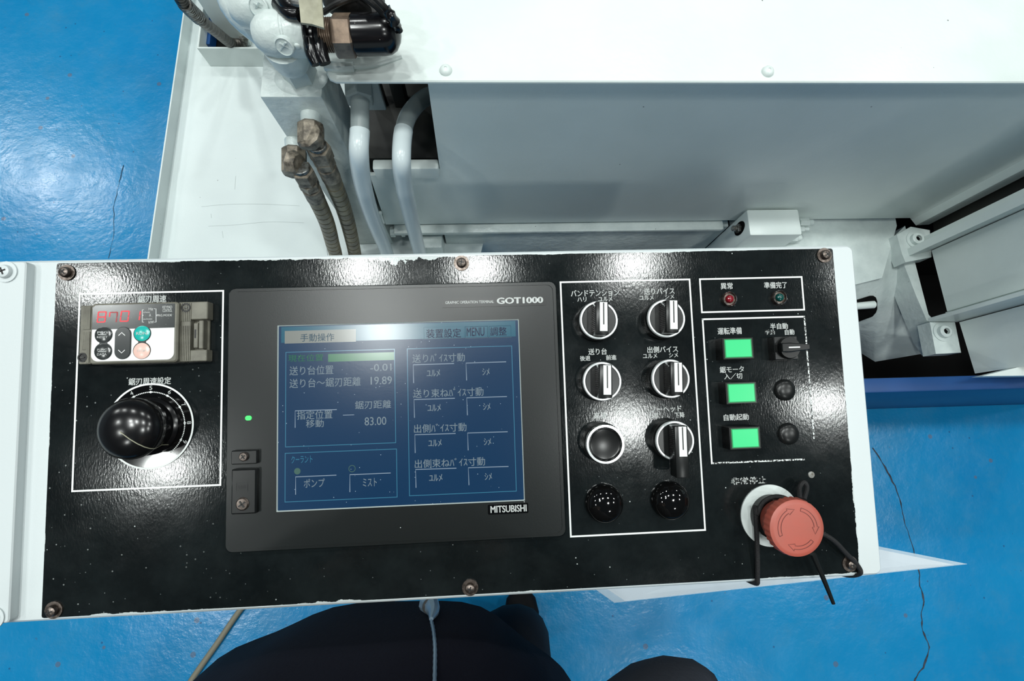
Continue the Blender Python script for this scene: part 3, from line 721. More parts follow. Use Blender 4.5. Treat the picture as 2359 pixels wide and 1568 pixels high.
b = BM(); box(b, (xl + .03, 1.26, .06), (xrr - .03, 1.3, zB)); L(link_mesh('back_wall', b, M['blue_paint'], smooth=0), base)
b = BM(); prism(b, [at(x, y, DBL - .06) for x, y in ((2262, 866), (2400, 832), (2420, 864))], (0, 0, -.02)); L(link_mesh('corner_plate', b, M['white'], smooth=0), base)


# ------------------------------------------------------------------ console
console = empty('control_console'); console.matrix_world = PM
tag(console, 'long control console with glossy black face plate on a white steel box', 'console')
def part(name, b, m, loc=(0, 0, 0), label=None, smooth=35):
    o = link_mesh(name, b, m, console, smooth); o.location = loc
    if label: o['label'] = label
    return o
def sub(name, b, m, parent, smooth=35): return link_mesh(name, b, m, parent, smooth)
def Rz(x, y, z=0): return Matrix.Translation((x, y, z))
pl = PX(112, 1016)[0]; pr = PX(1951, 945)[0]; pt = PX(1025, 589)[1]; pb = PX(1036, 1372)[1]
PT = .002                                                       # face plate thickness: its top is level 0
bl = PX(-150, 1000)[0]; br = PX(2000, 945, -PT)[0]; bt = PX(1025, 582, -PT)[1]; bb = PX(1036, 1379, -PT)[1]
b = BM(); slab(b, rrect(bl, bb, br, bt, .007), -.125, -PT, .002); part('housing', b, M['console_white'], label='white painted steel box of the console')
b = BM(); slab(b, rrect(pl, pb, pr, pt, .002, 2), -PT, 0, .0004)
plate = part('face_plate', b, plate_material(pl, pr, pb, pt), label='glossy black scratched face plate', smooth=0)
cvr = PX(40, 1020, .007)[0]
b = BM(); slab(b, rrect(bl + .01, bb + .004, cvr, bt - .003, .003, 2), -PT, .007, .001); part('side_cover', b, M['console_white'], label='white cover plate left of the black face plate')
b = BM(); cyl(b, (.0, 0, -.124), (0, 0, -1.045), .03, 24); o = part('stand_post', b, M['white'])
pp = PM.inverted() @ Vector((0, -.005, CAMH)); o.location = (pp.x, pp.y + .03, 0)
# screws
def screw(px, py, m, r=.0048, h=.0048, lean=0.0, washer=True):
    u, v = PX(px, py, .002)
    b = BM()
    if washer: lathe(b, [(r * 1.55, 0), (r * 1.55, .0012), (r * .7, .0012)], 24, close=False)
    lathe(b, [(r, .001), (r, .001 + h * .4), (r * .85, .001 + h * .8), (r * .5, .001 + h), (0, .001 + h)], 24, close=False)
    o = part('screw', b, m, (u, v, 0))
    b = BM(); z = .001 + h + .0001
    a = random.uniform(0, 1.5)
    for k in (0, PI / 2):
        c, s = math.cos(a + k), math.sin(a + k); d = Vector((c, s)) * r * .55; n = Vector((-s, c)) * r * .12
        b.faces.new([b.verts.new((*(x), z)) for x in (d + n, -d + n, -d - n, d - n)])
    sub('cross_slot', b, M['black_matt'], o, 0); return o
for p in ((151, 627), (1063, 605), (1901, 587), (1960, 1299), (1083, 1354), (121, 1406)): screw(*p, M['screw'])
for p in ((28, 629), (-2, 1416)): screw(*p, M['console_white'], .0062, .004).location.z = .007

# printed frames and headings on the plate
LZ = .00015
b = BM()
frames = {'A': ((165 + 182) / 2, 671, 513, 1126), 'B': (1301, 645, 1608, 1231), 'C': (1612, 638, 1852, 718)}
def frame_line(x0, y0, x1, y1, m, wd=.0016):
    a = px_box(x0, y0, x1, y1, 0); b = BM(); ringrect(b, a[0], a[1], a[2], a[3], wd, LZ); sub('frame_line', b, m, plate, 0)
frame_line(173.5, 671.5, 513, 1125.5, M['ink_white']); frame_line(1301, 644.5, 1608.5, 1230.5, M['ink_white']); frame_line(1612.5, 638.5, 1851.5, 718, M['ink_white'])
a = px_box(1627, 730, 1868, 1064, 0)
b = BM(); quad(b, a[0], a[1], a[0] + .0016, a[3], LZ); quad(b, a[0], a[3] - .0016, a[2], a[3], LZ); sub('frame_line', b, M['ink_white'], plate, 0)
b = BM(); quad(b, a[2] - .0016, a[1] + .02, a[2], a[3], LZ); quad(b, a[0] + .0019, a[1], a[2] - .012, a[1] + .0016, LZ); sub('frame_line', b, M['ink_worn'], plate, 0)
for s, x0, y0, x1, y1, mm in (
    ('鋸刃周速', 318, 680, 383, 697, 0), ('鋸刃周速設定', 296, 869, 394, 886, 0),
    ('バンドテンション', 1315, 667, 1426, 682, 0), ('ハリ', 1330, 684, 1351, 695, 0), ('ユルメ', 1378, 683, 1411, 694, 0),
    ('送りバイス', 1483, 663, 1554, 678, 0), ('ユルメ', 1473, 680, 1506, 691, 0), ('シメ', 1532, 678, 1553, 688, 0),
    ('送り台', 1355, 802, 1398, 817, 0), ('後退', 1336, 819, 1360, 831, 0), ('前進', 1396, 817, 1420, 829, 0),
    ('出側バイス', 1491, 797, 1562, 812, 0), ('ユルメ', 1481, 814, 1514, 825, 0), ('シメ', 1541, 812, 1562, 823, 0),
    ('高速', 1368, 949, 1398, 964, 0), ('ソーヘッド', 1499, 935, 1570, 949, 0), ('上昇', 1494, 951, 1517, 963, 0), ('下降', 1554, 949, 1577, 962, 0),
    ('異常', 1660, 651, 1688, 666, 0), ('準備完了', 1760, 649, 1813, 664, 0), ('運転準備', 1653, 754, 1709, 770, 0),
    ('半自動', 1774, 744, 1815, 758, 0), ('手動', 1762, 759, 1785, 771, 1), ('自動', 1808, 758, 1830, 771, 0),
    ('鋸モータ', 1658, 843, 1714, 858, 0), ('入／切', 1668, 859, 1710, 873, 0), ('自動起動', 1667, 953, 1725, 968, 0), ('非常停止', 1684, 1098, 1766, 1115, 1)):
    T(s, x0, y0, x1, y1, LZ, M['ink_worn'] if mm else M['ink_white'], plate, bold=.018)

# ---- speed keypad
KH = .015
ka = px_box(178.5, 700, 476, 836, KH); ku, kv = (ka[0] + ka[2]) / 2, (ka[1] + ka[3]) / 2
def KX(x, y, h=KH): a = PX(x, y, h); return a[0] - ku, a[1] - kv
def KB(x0, y0, x1, y1, h=KH): a = px_box(x0, y0, x1, y1, h); return a[0] - ku, a[1] - kv, a[2] - ku, a[3] - kv
B = BM()
a = KB(208, 697, 409, 836); slab(B, rrect(a[0], a[1], a[2], a[3], .003, 4), 0, KH, .0012)
keypad = part('speed_keypad', B, M['keypad_grey'], (ku, kv, 0), 'warm grey inverter keypad with red digits, above the speed dial')
b = BM(); a = KB(179, 703, 207, 838, .011); slab(b, rrect(a[0], a[1], a[2], a[3], .001, 2), 0, .009, .0005)
ear = sub('left_ear', b, M['keypad_grey'], keypad)
b = BM(); n = 7
for k in range(n):
    x = a[0] + .003 + (a[2] - a[0] - .004) * k / n
    box(b, (x, a[1] + .001 if k > 3 else a[1] + .013, .009), (x + .0008, a[3] - .024, .0098)); box(b, (x, a[3] - .022, .009), (x + .0008, a[3] - .001, .0098))
o = sub('ear_ribs', b, M['keypad_grey'], keypad); o['kind'] = 'stuff'
b = BM(); ar = KB(410, 695, 477, 832, .010)
x0, y0, x1, y1 = ar; ym = (y0 + y1) / 2
for lo, hi in (((x0, y0, 0), (x1, ym - .017, .010)), ((x0, ym + .011, 0), (x1, y1, .010)), ((x0, ym - .018, 0), (x0 + .011, ym + .012, .010)), ((x0 + .01, ym - .018, 0), (x1 - .002, ym + .012, .003))):
    box(b, lo, hi, .0006, 1)
sub('right_ear', b, M['keypad_grey'], keypad)
b = BM()
for k in range(7):
    x = x0 + .0012 + k * .00155; box(b, (x, y0 + .001, .010), (x + .0008, y1 - .022 if k else y1 - .022, .0108))
for k in range(7):
    x = x0 + .0012 + k * .00155; box(b, (x, y1 - .018, .010), (x + .0008, y1 - .001, .0108))
o = sub('ear_ribs', b, M['keypad_grey'], keypad); o['kind'] = 'stuff'
b = BM(); box(b, (x0 + .0125, ym - .015, .003), (x0 + .0165, ym + .008, .008), .0005, 1); box(b, (x0 + .0185, ym - .016, .003), (x0 + .0225, ym + .010, .0105), .0006, 1); sub('latch_clip', b, M['keypad_grey'], keypad)
b = BM(); quad(b, x0 + .0135, ym - .006, x0 + .0150, ym + .002, .0081); sub('latch_slot', b, M['black_matt'], keypad, 0)
for px, py, h in ((428, 708, .0110), (189.5, 823, .0098)):
    c = KX(px, py, h); b = BM(); lathe(b, [(.0042, h), (.0042, h + .0002), (.0030, h + .0002), (.0028, h - .0005), (0, h - .0005)], 20, Rz(*c), close=False); sub('ear_screw', b, M['black_matt'], keypad)
    b = BM(); c2 = Vector((*c, h + .0003)); tube(b, [c2 + Vector((-.0018, 0, 0)), c2 + Vector((.0018, 0, 0))], .0004, 6); sub('screw_slot', b, M['steel'], keypad)
# overlay: dark display band and white key field
a = KB(212, 701, 402, 830, KH); zf = KH + .0002
yb = KX(300, 757)[1]
b = BM(); pts = [p for p in rrect(a[0], a[1], a[2], a[3], .006, 6) if p[1] < yb]; pts = [(a[2], yb), (a[0], yb)] + [p for p in pts if p[0] < 0] + [p for p in pts if p[0] >= 0]
slab(b, pts, KH, zf); sub('white_overlay', b, M['keypad_white'], keypad, 0)
b = BM(); slab(b, [(a[0], yb), (a[2], yb), (a[2], a[3]), (a[0] + .003, a[3]), (a[0], a[3] - .002)], KH, zf); sub('display_window', b, M['keypad_dark'], keypad, 0)
# seven segment digits
SEG = {'8': 'abcdefg', '7': 'abcf', '0': 'abcdef', '1': 'bc'}
def digit(ch, x0, y0, x1, y1, dim=''):
    x0, y0, x1, y1 = KB(x0, y0, x1, y1); w_ = .0011; sl = .10; ym = (y0 + y1) / 2
    R = {'a': (x0 + w_ * .7, y1 - w_, x1 - w_ * .7, y1), 'd': (x0 + w_ * .7, y0, x1 - w_ * .7, y0 + w_), 'g': (x0 + w_ * .7, ym - w_ / 2, x1 - w_ * .7, ym + w_ / 2),
         'b': (x1 - w_, ym + .0003, x1, y1 - w_ * .3), 'c': (x1 - w_, y0 + w_ * .3, x1, ym - .0003), 'f': (x0, ym + .0003, x0 + w_, y1 - w_ * .3), 'e': (x0, y0 + w_ * .3, x0 + w_, ym - .0003)}
    for ds, mm in ((''.join(c for c in SEG[ch] if c not in dim), M['led_red']), (dim, M['led_dim'])):
        if not ds: continue
        b = BM()
        for c in ds:
            r = R[c]; s = lambda y: (y - ym) * sl
            b.faces.new([b.verts.new(q) for q in ((r[0] + s(r[1]), r[1], zf + .0001), (r[2] + s(r[1]), r[1], zf + .0001), (r[2] + s(r[3]), r[3], zf + .0001), (r[0] + s(r[3]), r[3], zf + .0001))])
        sub('display_digit', b, mm, keypad, 0)
digit('8', 224.5, 717, 245, 743); digit('7', 251, 718, 271, 743, 'abc'); digit('0', 277.5, 715.5, 298, 741); digit('1', 304, 716, 324, 738)
for s, q in (('Hz', (343, 708.5, 353, 714.5)), ('A', (344, 722, 348.5, 729)), ('kW', (343, 738.5, 355, 745)), ('r/min', (331, 717.5, 346, 720.5)), ('m/min', (331, 733, 351, 736)), ('KEYPAD', (375, 704, 397, 710.5)), ('CONTROL', (375, 711.5, 397, 718.5)), ('PRG.MODE', (362, 723.5, 396.5, 728.5))):
    a = KB(*q); fit_text(s, *a, zf + .0001, M['keypad_white'], keypad, .01)
b = BM()
for q in ([(332, 713), (328.5, 713), (328.5, 742), (332, 742)], [(355, 711), (360, 711), (360, 742), (356, 742)], [(360, 726), (362, 726)], [(328.5, 726), (331, 726)]):
    strip2d(b, [KX(*p) for p in q], .0004, zf + .0001)
o = sub('bracket_line', b, M['keypad_white'], keypad, 0); o['kind'] = 'stuff'
def disc_key(px, py, r, m, name, label, texts, z=KH):
    c = KX(px, py); b = BM(); lathe(b, [(r, zf), (r, zf + .0008), (r * .8, zf + .0013), (0, zf + .0015)], 32, Rz(*c), close=False)
    o = sub(name, b, m, keypad); o['label'] = label
    for s, dy, hh, ww in texts: fit_text(s, c[0] - ww / 2, c[1] + dy - hh / 2, c[0] + ww / 2, c[1] + dy + hh / 2, zf + .0016, M['keypad_white'], keypad, .01)
    return c
b = BM()
for p, q in (((239.5, 771), (238.5, 809)), ((328.5, 768), (327.5, 807))):
    p, q = KX(*p), KX(*q); slab(b, [(p[0] - .0033, q[1]), (p[0] + .0033, q[1]), (p[0] + .0033, p[1]), (p[0] - .0033, p[1])], KH, zf + .0004)
    for c in (p, q): slab(b, [(c[0] + .0077 * math.cos(t * PI / 14), c[1] + .0077 * math.sin(t * PI / 14)) for t in range(28)], KH, zf + .0003)
o = sub('key_surround', b, M['key_dark'], keypad); o['kind'] = 'stuff'
c = disc_key(239.5, 771, .0071, M['key_dark'], 'key_button', 'round dark upper left key', (('PRG', .0020, .0020, .0088), ('RESET', -.0022, .0018, .0092)))
c = disc_key(238.5, 810, .0071, M['key_dark'], 'key_button', 'round dark lower left key', (('FUNC', .0018, .0018, .0082), ('DATA', -.0023, .0020, .0082)))
disc_key(329, 768, .0069, M['key_green'], 'run_key', 'round turquoise run key', (('RUN', 0, .0026, .0092),))
disc_key(328, 808, .0071, M['key_pink'], 'stop_key', 'round faded pink stop key', (('STOP', 0, .0020, .0072),))
a = KB(266, 753, 303, 827); b = BM(); slab(b, rrect(*a, (a[2] - a[0]) / 2 - .0001, 10), zf, zf + .0012, .0004); rk = sub('arrow_key', b, M['key_dark'], keypad); rk['label'] = 'tall dark rocker key with up and down arrows'
b = BM(); strip2d(b, [KX(276, 773), KX(283.5, 766), KX(291, 773)], .0006, zf + .0014); strip2d(b, [KX(275.5, 806), KX(283, 813), KX(290.5, 806)], .0006, zf + .0014)
for q in (771, 810): strip2d(b, [KX(229, q), KX(249, q)], .0004, zf + .0017)
o = sub('key_marks', b, M['keypad_white'], keypad, 0); o['kind'] = 'stuff'

# ---- speed dial
du, dv = PX(345, 981, .001)
b = BM(); lathe(b, [(.0382, 0), (.0382, .0008), (0, .0008)], 72, close=False)
b2 = BM()
dial = part('speed_dial', b, M['black_gloss'], (du, dv, 0), 'black dial plate with white rim and numbers under a big black knob')
b = BM(); A_, Bq = [], []
for k in range(96):
    t = 2 * PI * k / 96; A_.append(b.verts.new((.0390 * math.cos(t), .0390 * math.sin(t), .0010))); Bq.append(b.verts.new((.0374 * math.cos(t), .0374 * math.sin(t), .0010)))
for k in range(96): b.faces.new((A_[k], A_[(k + 1) % 96], Bq[(k + 1) % 96], Bq[k]))
sub('dial_rim', b, M['ink_white'], dial, 0)
b = BM()
for k in range(0, 101):
    val = k / 10
    ang = math.radians(90 - (val - 5) * 29)
    if val < 0.05 or val > 9.95: continue
    big = k % 10 == 0
    rr = .0309; r0_ = .0011 if big else .0006
    n = 8; c = Vector((rr * math.cos(ang), rr * math.sin(ang)))
    b.faces.new([b.verts.new((c.x + r0_ * math.cos(2 * PI * j / n), c.y + r0_ * math.sin(2 * PI * j / n), .001)) for j in range(n)])
o = sub('scale_dots', b, M['ink_white'], dial, 0); o['kind'] = 'stuff'
for val in range(1, 10):
    ang = math.radians(90 - (val - 5) * 29); c = Vector((.0348 * math.cos(ang), .0348 * math.sin(ang)))
    me = fit_text(str(val), -.0009 if val == 1 else -.0013, -.0019, .0009 if val == 1 else .0013, .0019, .0, M['ink_white'], dial, .01)
    me.location = (c.x, c.y, .001); me.rotation_euler = (0, 0, ang - PI / 2)
b = BM(); lathe(b, [(.0262, .0008), (.0262, .003), (.0250, .004), (.0235, .005), (.0240, .012), (.0258, .018), (.0266, .0225), (.0266, .0255), (.0255, .0290), (.0228, .0325), (.0180, .0358), (.0120, .0380), (.0060, .0391), (0, .0395)], 64, close=False)
knob = sub('dial_knob', b, M['black_knob'], dial)
b = BM(); d = Vector((math.cos(math.radians(-42)), math.sin(math.radians(-42)), 0))
tube(b, [d * .002 + Vector((0, 0, .0397)), d * .0120 + Vector((0, 0, .0382)), d * .0180 + Vector((0, 0, .0360)), d * .0229 + Vector((0, 0, .0327)), d * .0257 + Vector((0, 0, .0290)), d * .0268 + Vector((0, 0, .0240)), d * .0243 + Vector((0, 0, .012)), d * .0255 + Vector((0, 0, .0045))], .00042, 6)
sub('pointer_line', b, M['tag'], dial)

# ---- touch terminal
TH = .008
ta = px_box(519, 654, 1294.5, 1257, TH); tu, tv = (ta[0] + ta[2]) / 2, (ta[1] + ta[3]) / 2
def TX(x, y, h=TH): a = PX(x, y, h); return a[0] - tu, a[1] - tv
def TB(x0, y0, x1, y1, h=TH): a = px_box(x0, y0, x1, y1, h); return a[0] - tu, a[1] - tv, a[2] - tu, a[3] - tv
sa = TB(638, 742, 1202.5, 1166)
hw, hh = (ta[2] - ta[0]) / 2, (ta[3] - ta[1]) / 2
b = BM()
outer = rrect(-hw, -hh, hw, hh, .006, 4); inner = rrect(sa[0], sa[1], sa[2], sa[3], .0006, 4)
n = len(outer)
def loop(pts, z, k=0.0): return [b.verts.new((p[0], p[1], z)) for p in pts]
sh = lambda pts, d: [(p[0] - d * (1 if p[0] > (sa[0] + sa[2]) / 2 else -1), p[1] - d * (1 if p[1] > (sa[1] + sa[3]) / 2 else -1)) for p in pts]
ls = [loop(outer, 0), loop(outer, TH - .003), loop(sh(outer, .0008), TH - .0022), loop(sh(outer, .0035), TH - .0022), loop(sh(outer, .0042), TH), loop(inner, TH), loop(sh(inner, .0008), TH - .0012), loop(sh(inner, .0008), 0)]
for p, q in zip(ls, ls[1:] + ls[:1]):
    for k in range(n): b.faces.new((p[k], p[(k + 1) % n], q[(k + 1) % n], q[k]))
term = part('touch_terminal', b, M['bezel'], (tu, tv, 0), 'large dark grey touch screen terminal in the middle of the face plate')
b = BM(); ls = [loop(inner, TH + .0001), loop(sh(inner, .0009), TH - .0010)]
for k in range(n): b.faces.new((ls[0][k], ls[0][(k + 1) % n], ls[1][(k + 1) % n], ls[1][k]))
sub('screen_rim', b, M['screen_edge'], term, 0)
N = Nodes('touch_screen_glass')
N.put(N.b.inputs['Base Color'], N.mix(N.specks(260, .09, .22), srgb(10, 30, 44), srgb(150, 165, 175)))
N.b.inputs['Roughness'].default_value = .22; N.b.inputs['Specular IOR Level'].default_value = .32
N.b.inputs['Emission Color'].default_value = srgb(10, 50, 90); N.b.inputs['Emission Strength'].default_value = .64
N.bump(N.noise(500, 2, .6), .06, .0003)
zs_ = TH - .0009
b = BM(); quad(b, sa[0] + .0008, sa[1] + .0008, sa[2] - .0008, sa[3] - .0008, zs_); scr = sub('display', b, N.m, term, 0); scr['label'] = 'blue lit touch display with white Japanese menu text'
def scrmat(name, c, es): return mat(name, srgb(*[x * .35 for x in c]), .2, emit=srgb(*c), es=es)
SM = {'txt': scrmat('screen_text', (140, 158, 168), .66), 'box': scrmat('screen_lines', (60, 130, 160), .75), 'btn': scrmat('screen_button_edge', (140, 160, 180), .7), 'hdr': scrmat('screen_header_band', (20, 100, 126), .62),
      'beige': scrmat('screen_title_field', (150, 156, 150), .55), 'dk': scrmat('screen_dark_text', (44, 80, 100), .7), 'green': scrmat('screen_green', (50, 128, 88), .62), 'olive': scrmat('screen_olive', (70, 104, 96), .8), 'navy': scrmat('screen_navy', (10, 30, 70), .7)}
Z1, Z2 = zs_ + .00006, zs_ + .00012
def SQ(x0, y0, x1, y1, m, z=Z1, name='screen_field'):
    a = TB(x0, y0, x1, y1, zs_); b = BM(); quad(b, a[0], a[1], a[2], a[3], z); return sub(name, b, m, term, 0)
def SR(x0, y0, x1, y1, m, wd=.0006):
    a = TB(x0, y0, x1, y1, zs_); b = BM(); ringrect(b, a[0], a[1], a[2], a[3], wd, Z1); return sub('screen_box', b, m, term, 0)
def SL(pts, m, wd=.0008):
    b = BM(); strip2d(b, [TX(x, y, zs_) for x, y in pts], wd, Z1); return sub('screen_line', b, m, term, 0)
def ST(s, x0, y0, x1, y1, m=SM['txt'], bold=.004):
    a = TB(x0, y0, x1, y1, zs_); return fit_text(s, *a, Z2, m, term, bold, 'screen_lettering')
SQ(648, 746, 1188, 782, SM['hdr'])
SQ(656, 760, 820, 789, SM['beige'], Z1 + .00003)
ST('手動操作', 692, 768, 770, 786, SM['dk'])
SR(976, 752, 1070, 780, SM['dk']); SR(1071, 751, 1124, 779, SM['dk']); SR(1126, 750, 1178, 778, SM['dk'])
ST('装置設定', 982, 757, 1062, 778, SM['navy'], .012); ST('MENU', 1075, 754, 1116, 774, SM['navy'], .012); ST('調整', 1129, 753, 1167, 773, SM['navy'], .012)
SR(657.5, 807, 911, 1025, SM['box']); SR(656, 1038, 915, 1151, SM['box'])
SR(940, 799, 1185, 1137, SM['box'])
ST('現在位置', 664, 816, 745, 832, SM['green']); SQ(756, 813, 908, 831, SM['green'])
ST('送り台位置', 667, 842, 768, 863); ST('-0.01', 853, 838, 902, 854)
ST('送り台～鋸刃距離', 667, 870, 831, 891); ST('19.89', 854, 867, 903, 885)
ST('鋸刃距離', 818, 922, 901, 941)
SL([(680, 985), (680, 946), (776, 943)], SM['btn']); ST('指定位置', 684, 945, 766, 965); ST('移動', 705, 966, 746, 984); SL([(790, 956), (816, 955)], SM['btn'], .0006); ST('83.00', 840, 960, 890, 979)
ST('クーラント', 671, 1049, 720, 1066, SM['box']); ST('ポンプ', 700, 1102, 748, 1122); ST('ミスト', 836, 1101, 868, 1120)
SL([(681, 1139), (681, 1098), (775, 1094)], SM['btn']); SL([(806, 1133), (806, 1093), (900, 1089)], SM['btn'])
c = TX(685, 1085, zs_); b = BM(); b.faces.new([b.verts.new((c[0] + .0029 * math.cos(k * PI / 10), c[1] + .0029 * math.sin(k * PI / 10), Z1)) for k in range(20)]); sub('screen_lamp', b, SM['olive'], term, 0)
c = TX(811, 1079, zs_); b = BM(); P = [(c[0] + .0029 * math.cos(k * PI / 10), c[1] + .0029 * math.sin(k * PI / 10)) for k in range(21)]; strip2d(b, P, .0006, Z1); sub('screen_lamp', b, SM['olive'], term, 0)
for k, (s, w_) in enumerate((('送りﾊﾞｲｽ寸動', 121), ('送り束ねﾊﾞｲｽ寸動', 162), ('出側ﾊﾞｲｽ寸動', 121), ('出側束ねﾊﾞｲｽ寸動', 162))):
    y = (812, 892, 973, 1053)[k]; x = 950 + k * 1.8
    ST(s, x, y + 2, x + w_, y + 22)
    SL([(x + 3, y + 70), (x + 2, y + 28), (x + 96, y + 25)], SM['btn']); SL([(x + 125, y + 64), (x + 123.5, y + 24), (x + 216, y + 21)], SM['btn'])
    ST('ﾕﾙﾒ', x + 33, y + 39, x + 64, y + 55); ST('ｼﾒ', x + 161, y + 36, x + 178, y + 52)
# status lamp, latch, slot cover, badges
a = TB(565, 957, 580, 968); b = BM(); slab(b, rrect(*a, (a[3] - a[1]) / 2 - .0001, 6), TH - .0005, TH + .0003); sub('status_lamp', b, M['led_green'], term)
lb = BM(); a = TB(532, 1037, 592, 1069, TH + .004); slab(lb, rrect(*a, .001, 2), TH - .001, TH + .004, .0008); sub('latch_block', lb, M['black_satin'], term)
b = BM(); a = TB(532, 1080, 590, 1184, TH + .005); slab(b, rrect(*a, .001, 2), TH - .001, TH + .005, .0012); cov = sub('slot_cover', b, M['black_satin'], term)
b = BM(); a = TB(544, 1111, 571, 1131, TH + .005); ringrect(b, a[0], a[1], a[2], a[3], .0005, TH + .0052); sub('cover_mark', b, M['bezel'], term, 0); fit_text('USB', a[0] + .002, a[1] + .002, a[2] - .002, a[3] - .002, TH + .0052, M['bezel'], term)
for px, py, r in ((560, 1052, .0040), (557.5, 1161, .0058)):
    c = TX(px, py, TH + .006); b = BM(); lathe(b, [(r, TH + .004), (r, TH + .0054), (r * .8, TH + .0064), (0, TH + .0067)], 20, Rz(*c), close=False); sub('cover_screw', b, M['screw'], term)
    b = BM(); z = TH + .0069
    for k in (.6, .6 + PI / 2):
        d = Vector((math.cos(k), math.sin(k))) * r * .6; nn = Vector((-d.y, d.x)) * .2; q = Vector(c)
        b.faces.new([b.verts.new((*(q + x), z)) for x in (d + nn, -d + nn, -d - nn, d - nn)])
    sub('cross_slot', b, M['black_matt'], term, 0)
b = BM(); a = TB(1018, 684.5, 1258, 706); slab(b, rrect(*a, .001, 3), TH, TH + .0004); sub('badge_plate', b, M['black_satin'], term)
T_ = lambda s, x0, y0, x1, y1, bold: fit_text(s, *TB(x0, y0, x1, y1), TH + .0005, M['ink_white'], term, bold)
T_('GRAPHIC OPERATION TERMINAL', 1026, 692.5, 1138, 699, .012); T_('GOT1000', 1144.5, 684.5, 1251, 699, .035)
b = BM(); a = TB(1124, 1159.5, 1217, 1183); slab(b, rrect(*a, .001, 3), TH, TH + .0004); sub('badge_plate', b, M['black_gloss'], term)
T_('MITSUBISHI', 1130, 1163, 1213, 1179, .02)

# ---- round selectors and push button
def ring_base(px, py, r=.0186):
    """collar placed so that its ring, h above the plate, is seen at the pixel"""
    return PX(px, py, .018)
def selector(px, py, label, lever=False, turn=-.04):
    u, v = ring_base(px, py)
    b = BM(); lathe(b, [(.0190, 0), (.0190, .0095), (.0182, .0100), (.0181, .0150), (.0150, .0150)], 240, close=False, rfun=lambda k, r: 1.0 if k % 2 else .982)
    o = part('selector_switch', b, M['black_satin'], (u, v, 0), label)
    b = BM(); lathe(b, [(.0182, .0150), (.0182, .0168), (.0176, .0178), (.0162, .0178), (.0158, .0168), (.0158, .0150)], 64, close=False); sub('metal_ring', b, M['chrome_w'], o)
    b = BM(); lathe(b, [(.0160, .0150), (.0155, .0172), (0, .0172)], 48, close=False)
    R = Matrix.Rotation(turn, 4, 'Z')
    if not lever: box(b, (-.0064, -.0150, .0172), (.0054, .0152, .0340), .0012, mtx=R)
    else: box(b, (-.0064, -.0310, .0185), (.0058, .0152, .0340), .0012, mtx=R)
    kn = sub('turn_knob', b, M['black_satin'], o)
    b = BM()
    for k in range(14): box(b, (-.0068, -.011 + k * .0017, .0180), (-.0063, -.0102 + k * .0017, .0320), mtx=R)
    q = sub('knob_grooves', b, M['black_gloss'], o); q['kind'] = 'stuff'
    b = BM(); box(b, (-.0030, -.0120, .0338), (.0041, .0145, .0344), .0002, 1, mtx=R); sub('white_insert', b, M['ink_white'], o)
    b = BM(); box(b, (.0000, -.0060, .0344), (.0011, .0140, .03445), mtx=R); sub('insert_groove', b, M['black_matt'], o)
    return o
M['chrome_w'] = mat('satin_white_metal', srgb(222, 228, 228), .3, .35)
selector(1380, 737, 'round selector switch with a white insert, upper left of the four plain ones')
selector(1536, 733, 'round selector switch with a white insert, upper right of the four plain ones')
selector(1388, 878, 'round selector switch with a white insert, lower left of the four plain ones')
selector(1546, 872, 'round selector switch with a white insert, lower right of the four plain ones')
selector(1556, 1015, 'round selector switch with a long black lever reaching below its ring', True, -.02)
u, v = ring_base(1395, 1023)
b = BM(); lathe(b, [(.0190, 0), (.0190, .0095), (.0182, .0100), (.0181, .0150), (.0150, .0150)], 240, close=False, rfun=lambda k, r: 1.0 if k % 2 else .982)
o = part('push_button', b, M['black_satin'], (u, v, 0), 'round black push button in a bright metal ring')
b = BM(); lathe(b, [(.0182, .0150), (.0182, .0168), (.0176, .0180), (.0156, .0180), (.0150, .0160), (.0150, .0150)], 64, close=False); sub('metal_ring', b, M['chrome'], o)
b = BM(); lathe(b, [(.0152, .0150), (.0150, .0168), (.0142, .0172), (.0138, .0164), (.0125, .0160), (0, .0156)], 48, close=False); sub('button_cap', b, M['black_plastic'], o)
def blank(px, py, r, h, m, label):
    u, v = PX(px, py, h * .3)
    b = BM(); lathe(b, [(r, 0), (r, .0015), (r * .985, h * .35), (r * .9, h * .62), (r * .74, h * .80), (r * .5, h * .93), (r * .25, h * .985), (0, h)], 48, close=False)
    return part('blank_cap', b, m, (u, v, 0), label)
blank(1393, 1160, .0178, .0150, M['black_gloss'], 'large domed gloss black blanking cap below the push button')
blank(1545.5, 1153, .0178, .0150, M['black_gloss'], 'large domed gloss black blanking cap below the long lever')
blank(1809, 898, .0104, .005, M['black_satin'], 'small domed black blanking cap, upper of two')
blank(1817, 999, .0104, .005, M['black_satin'], 'small domed black blanking cap, lower of two')
for px, py, m, lab in ((1682, 688, M['red_lamp'], 'unlit red pilot lamp in a metal ring'), (1797.5, 684.5, M['green_lamp'], 'unlit green pilot lamp in a metal ring')):
    u, v = PX(px, py, .004)
    b = BM(); lathe(b, [(.0074, 0), (.0074, .0040), (.0068, .0048), (.0062, .0044), (.0060, .0020), (0, .0020)], 40, close=False)
    o = part('pilot_lamp', b, M['steel_dk'] if 'steel_dk' in M else M['screw'], (u, v, 0), lab)
    b = BM(); lathe(b, [(.0070, .00455), (.0068, .0050), (.0064, .00455)], 40, close=False); sub('lamp_rim', b, M['chrome'], o)
    b = BM(); lathe(b, [(.0040, .0018), (.0040, .0034), (.0032, .0050), (.0016, .0058), (0, .0060)], 24, close=False); sub('lens', b, m, o)
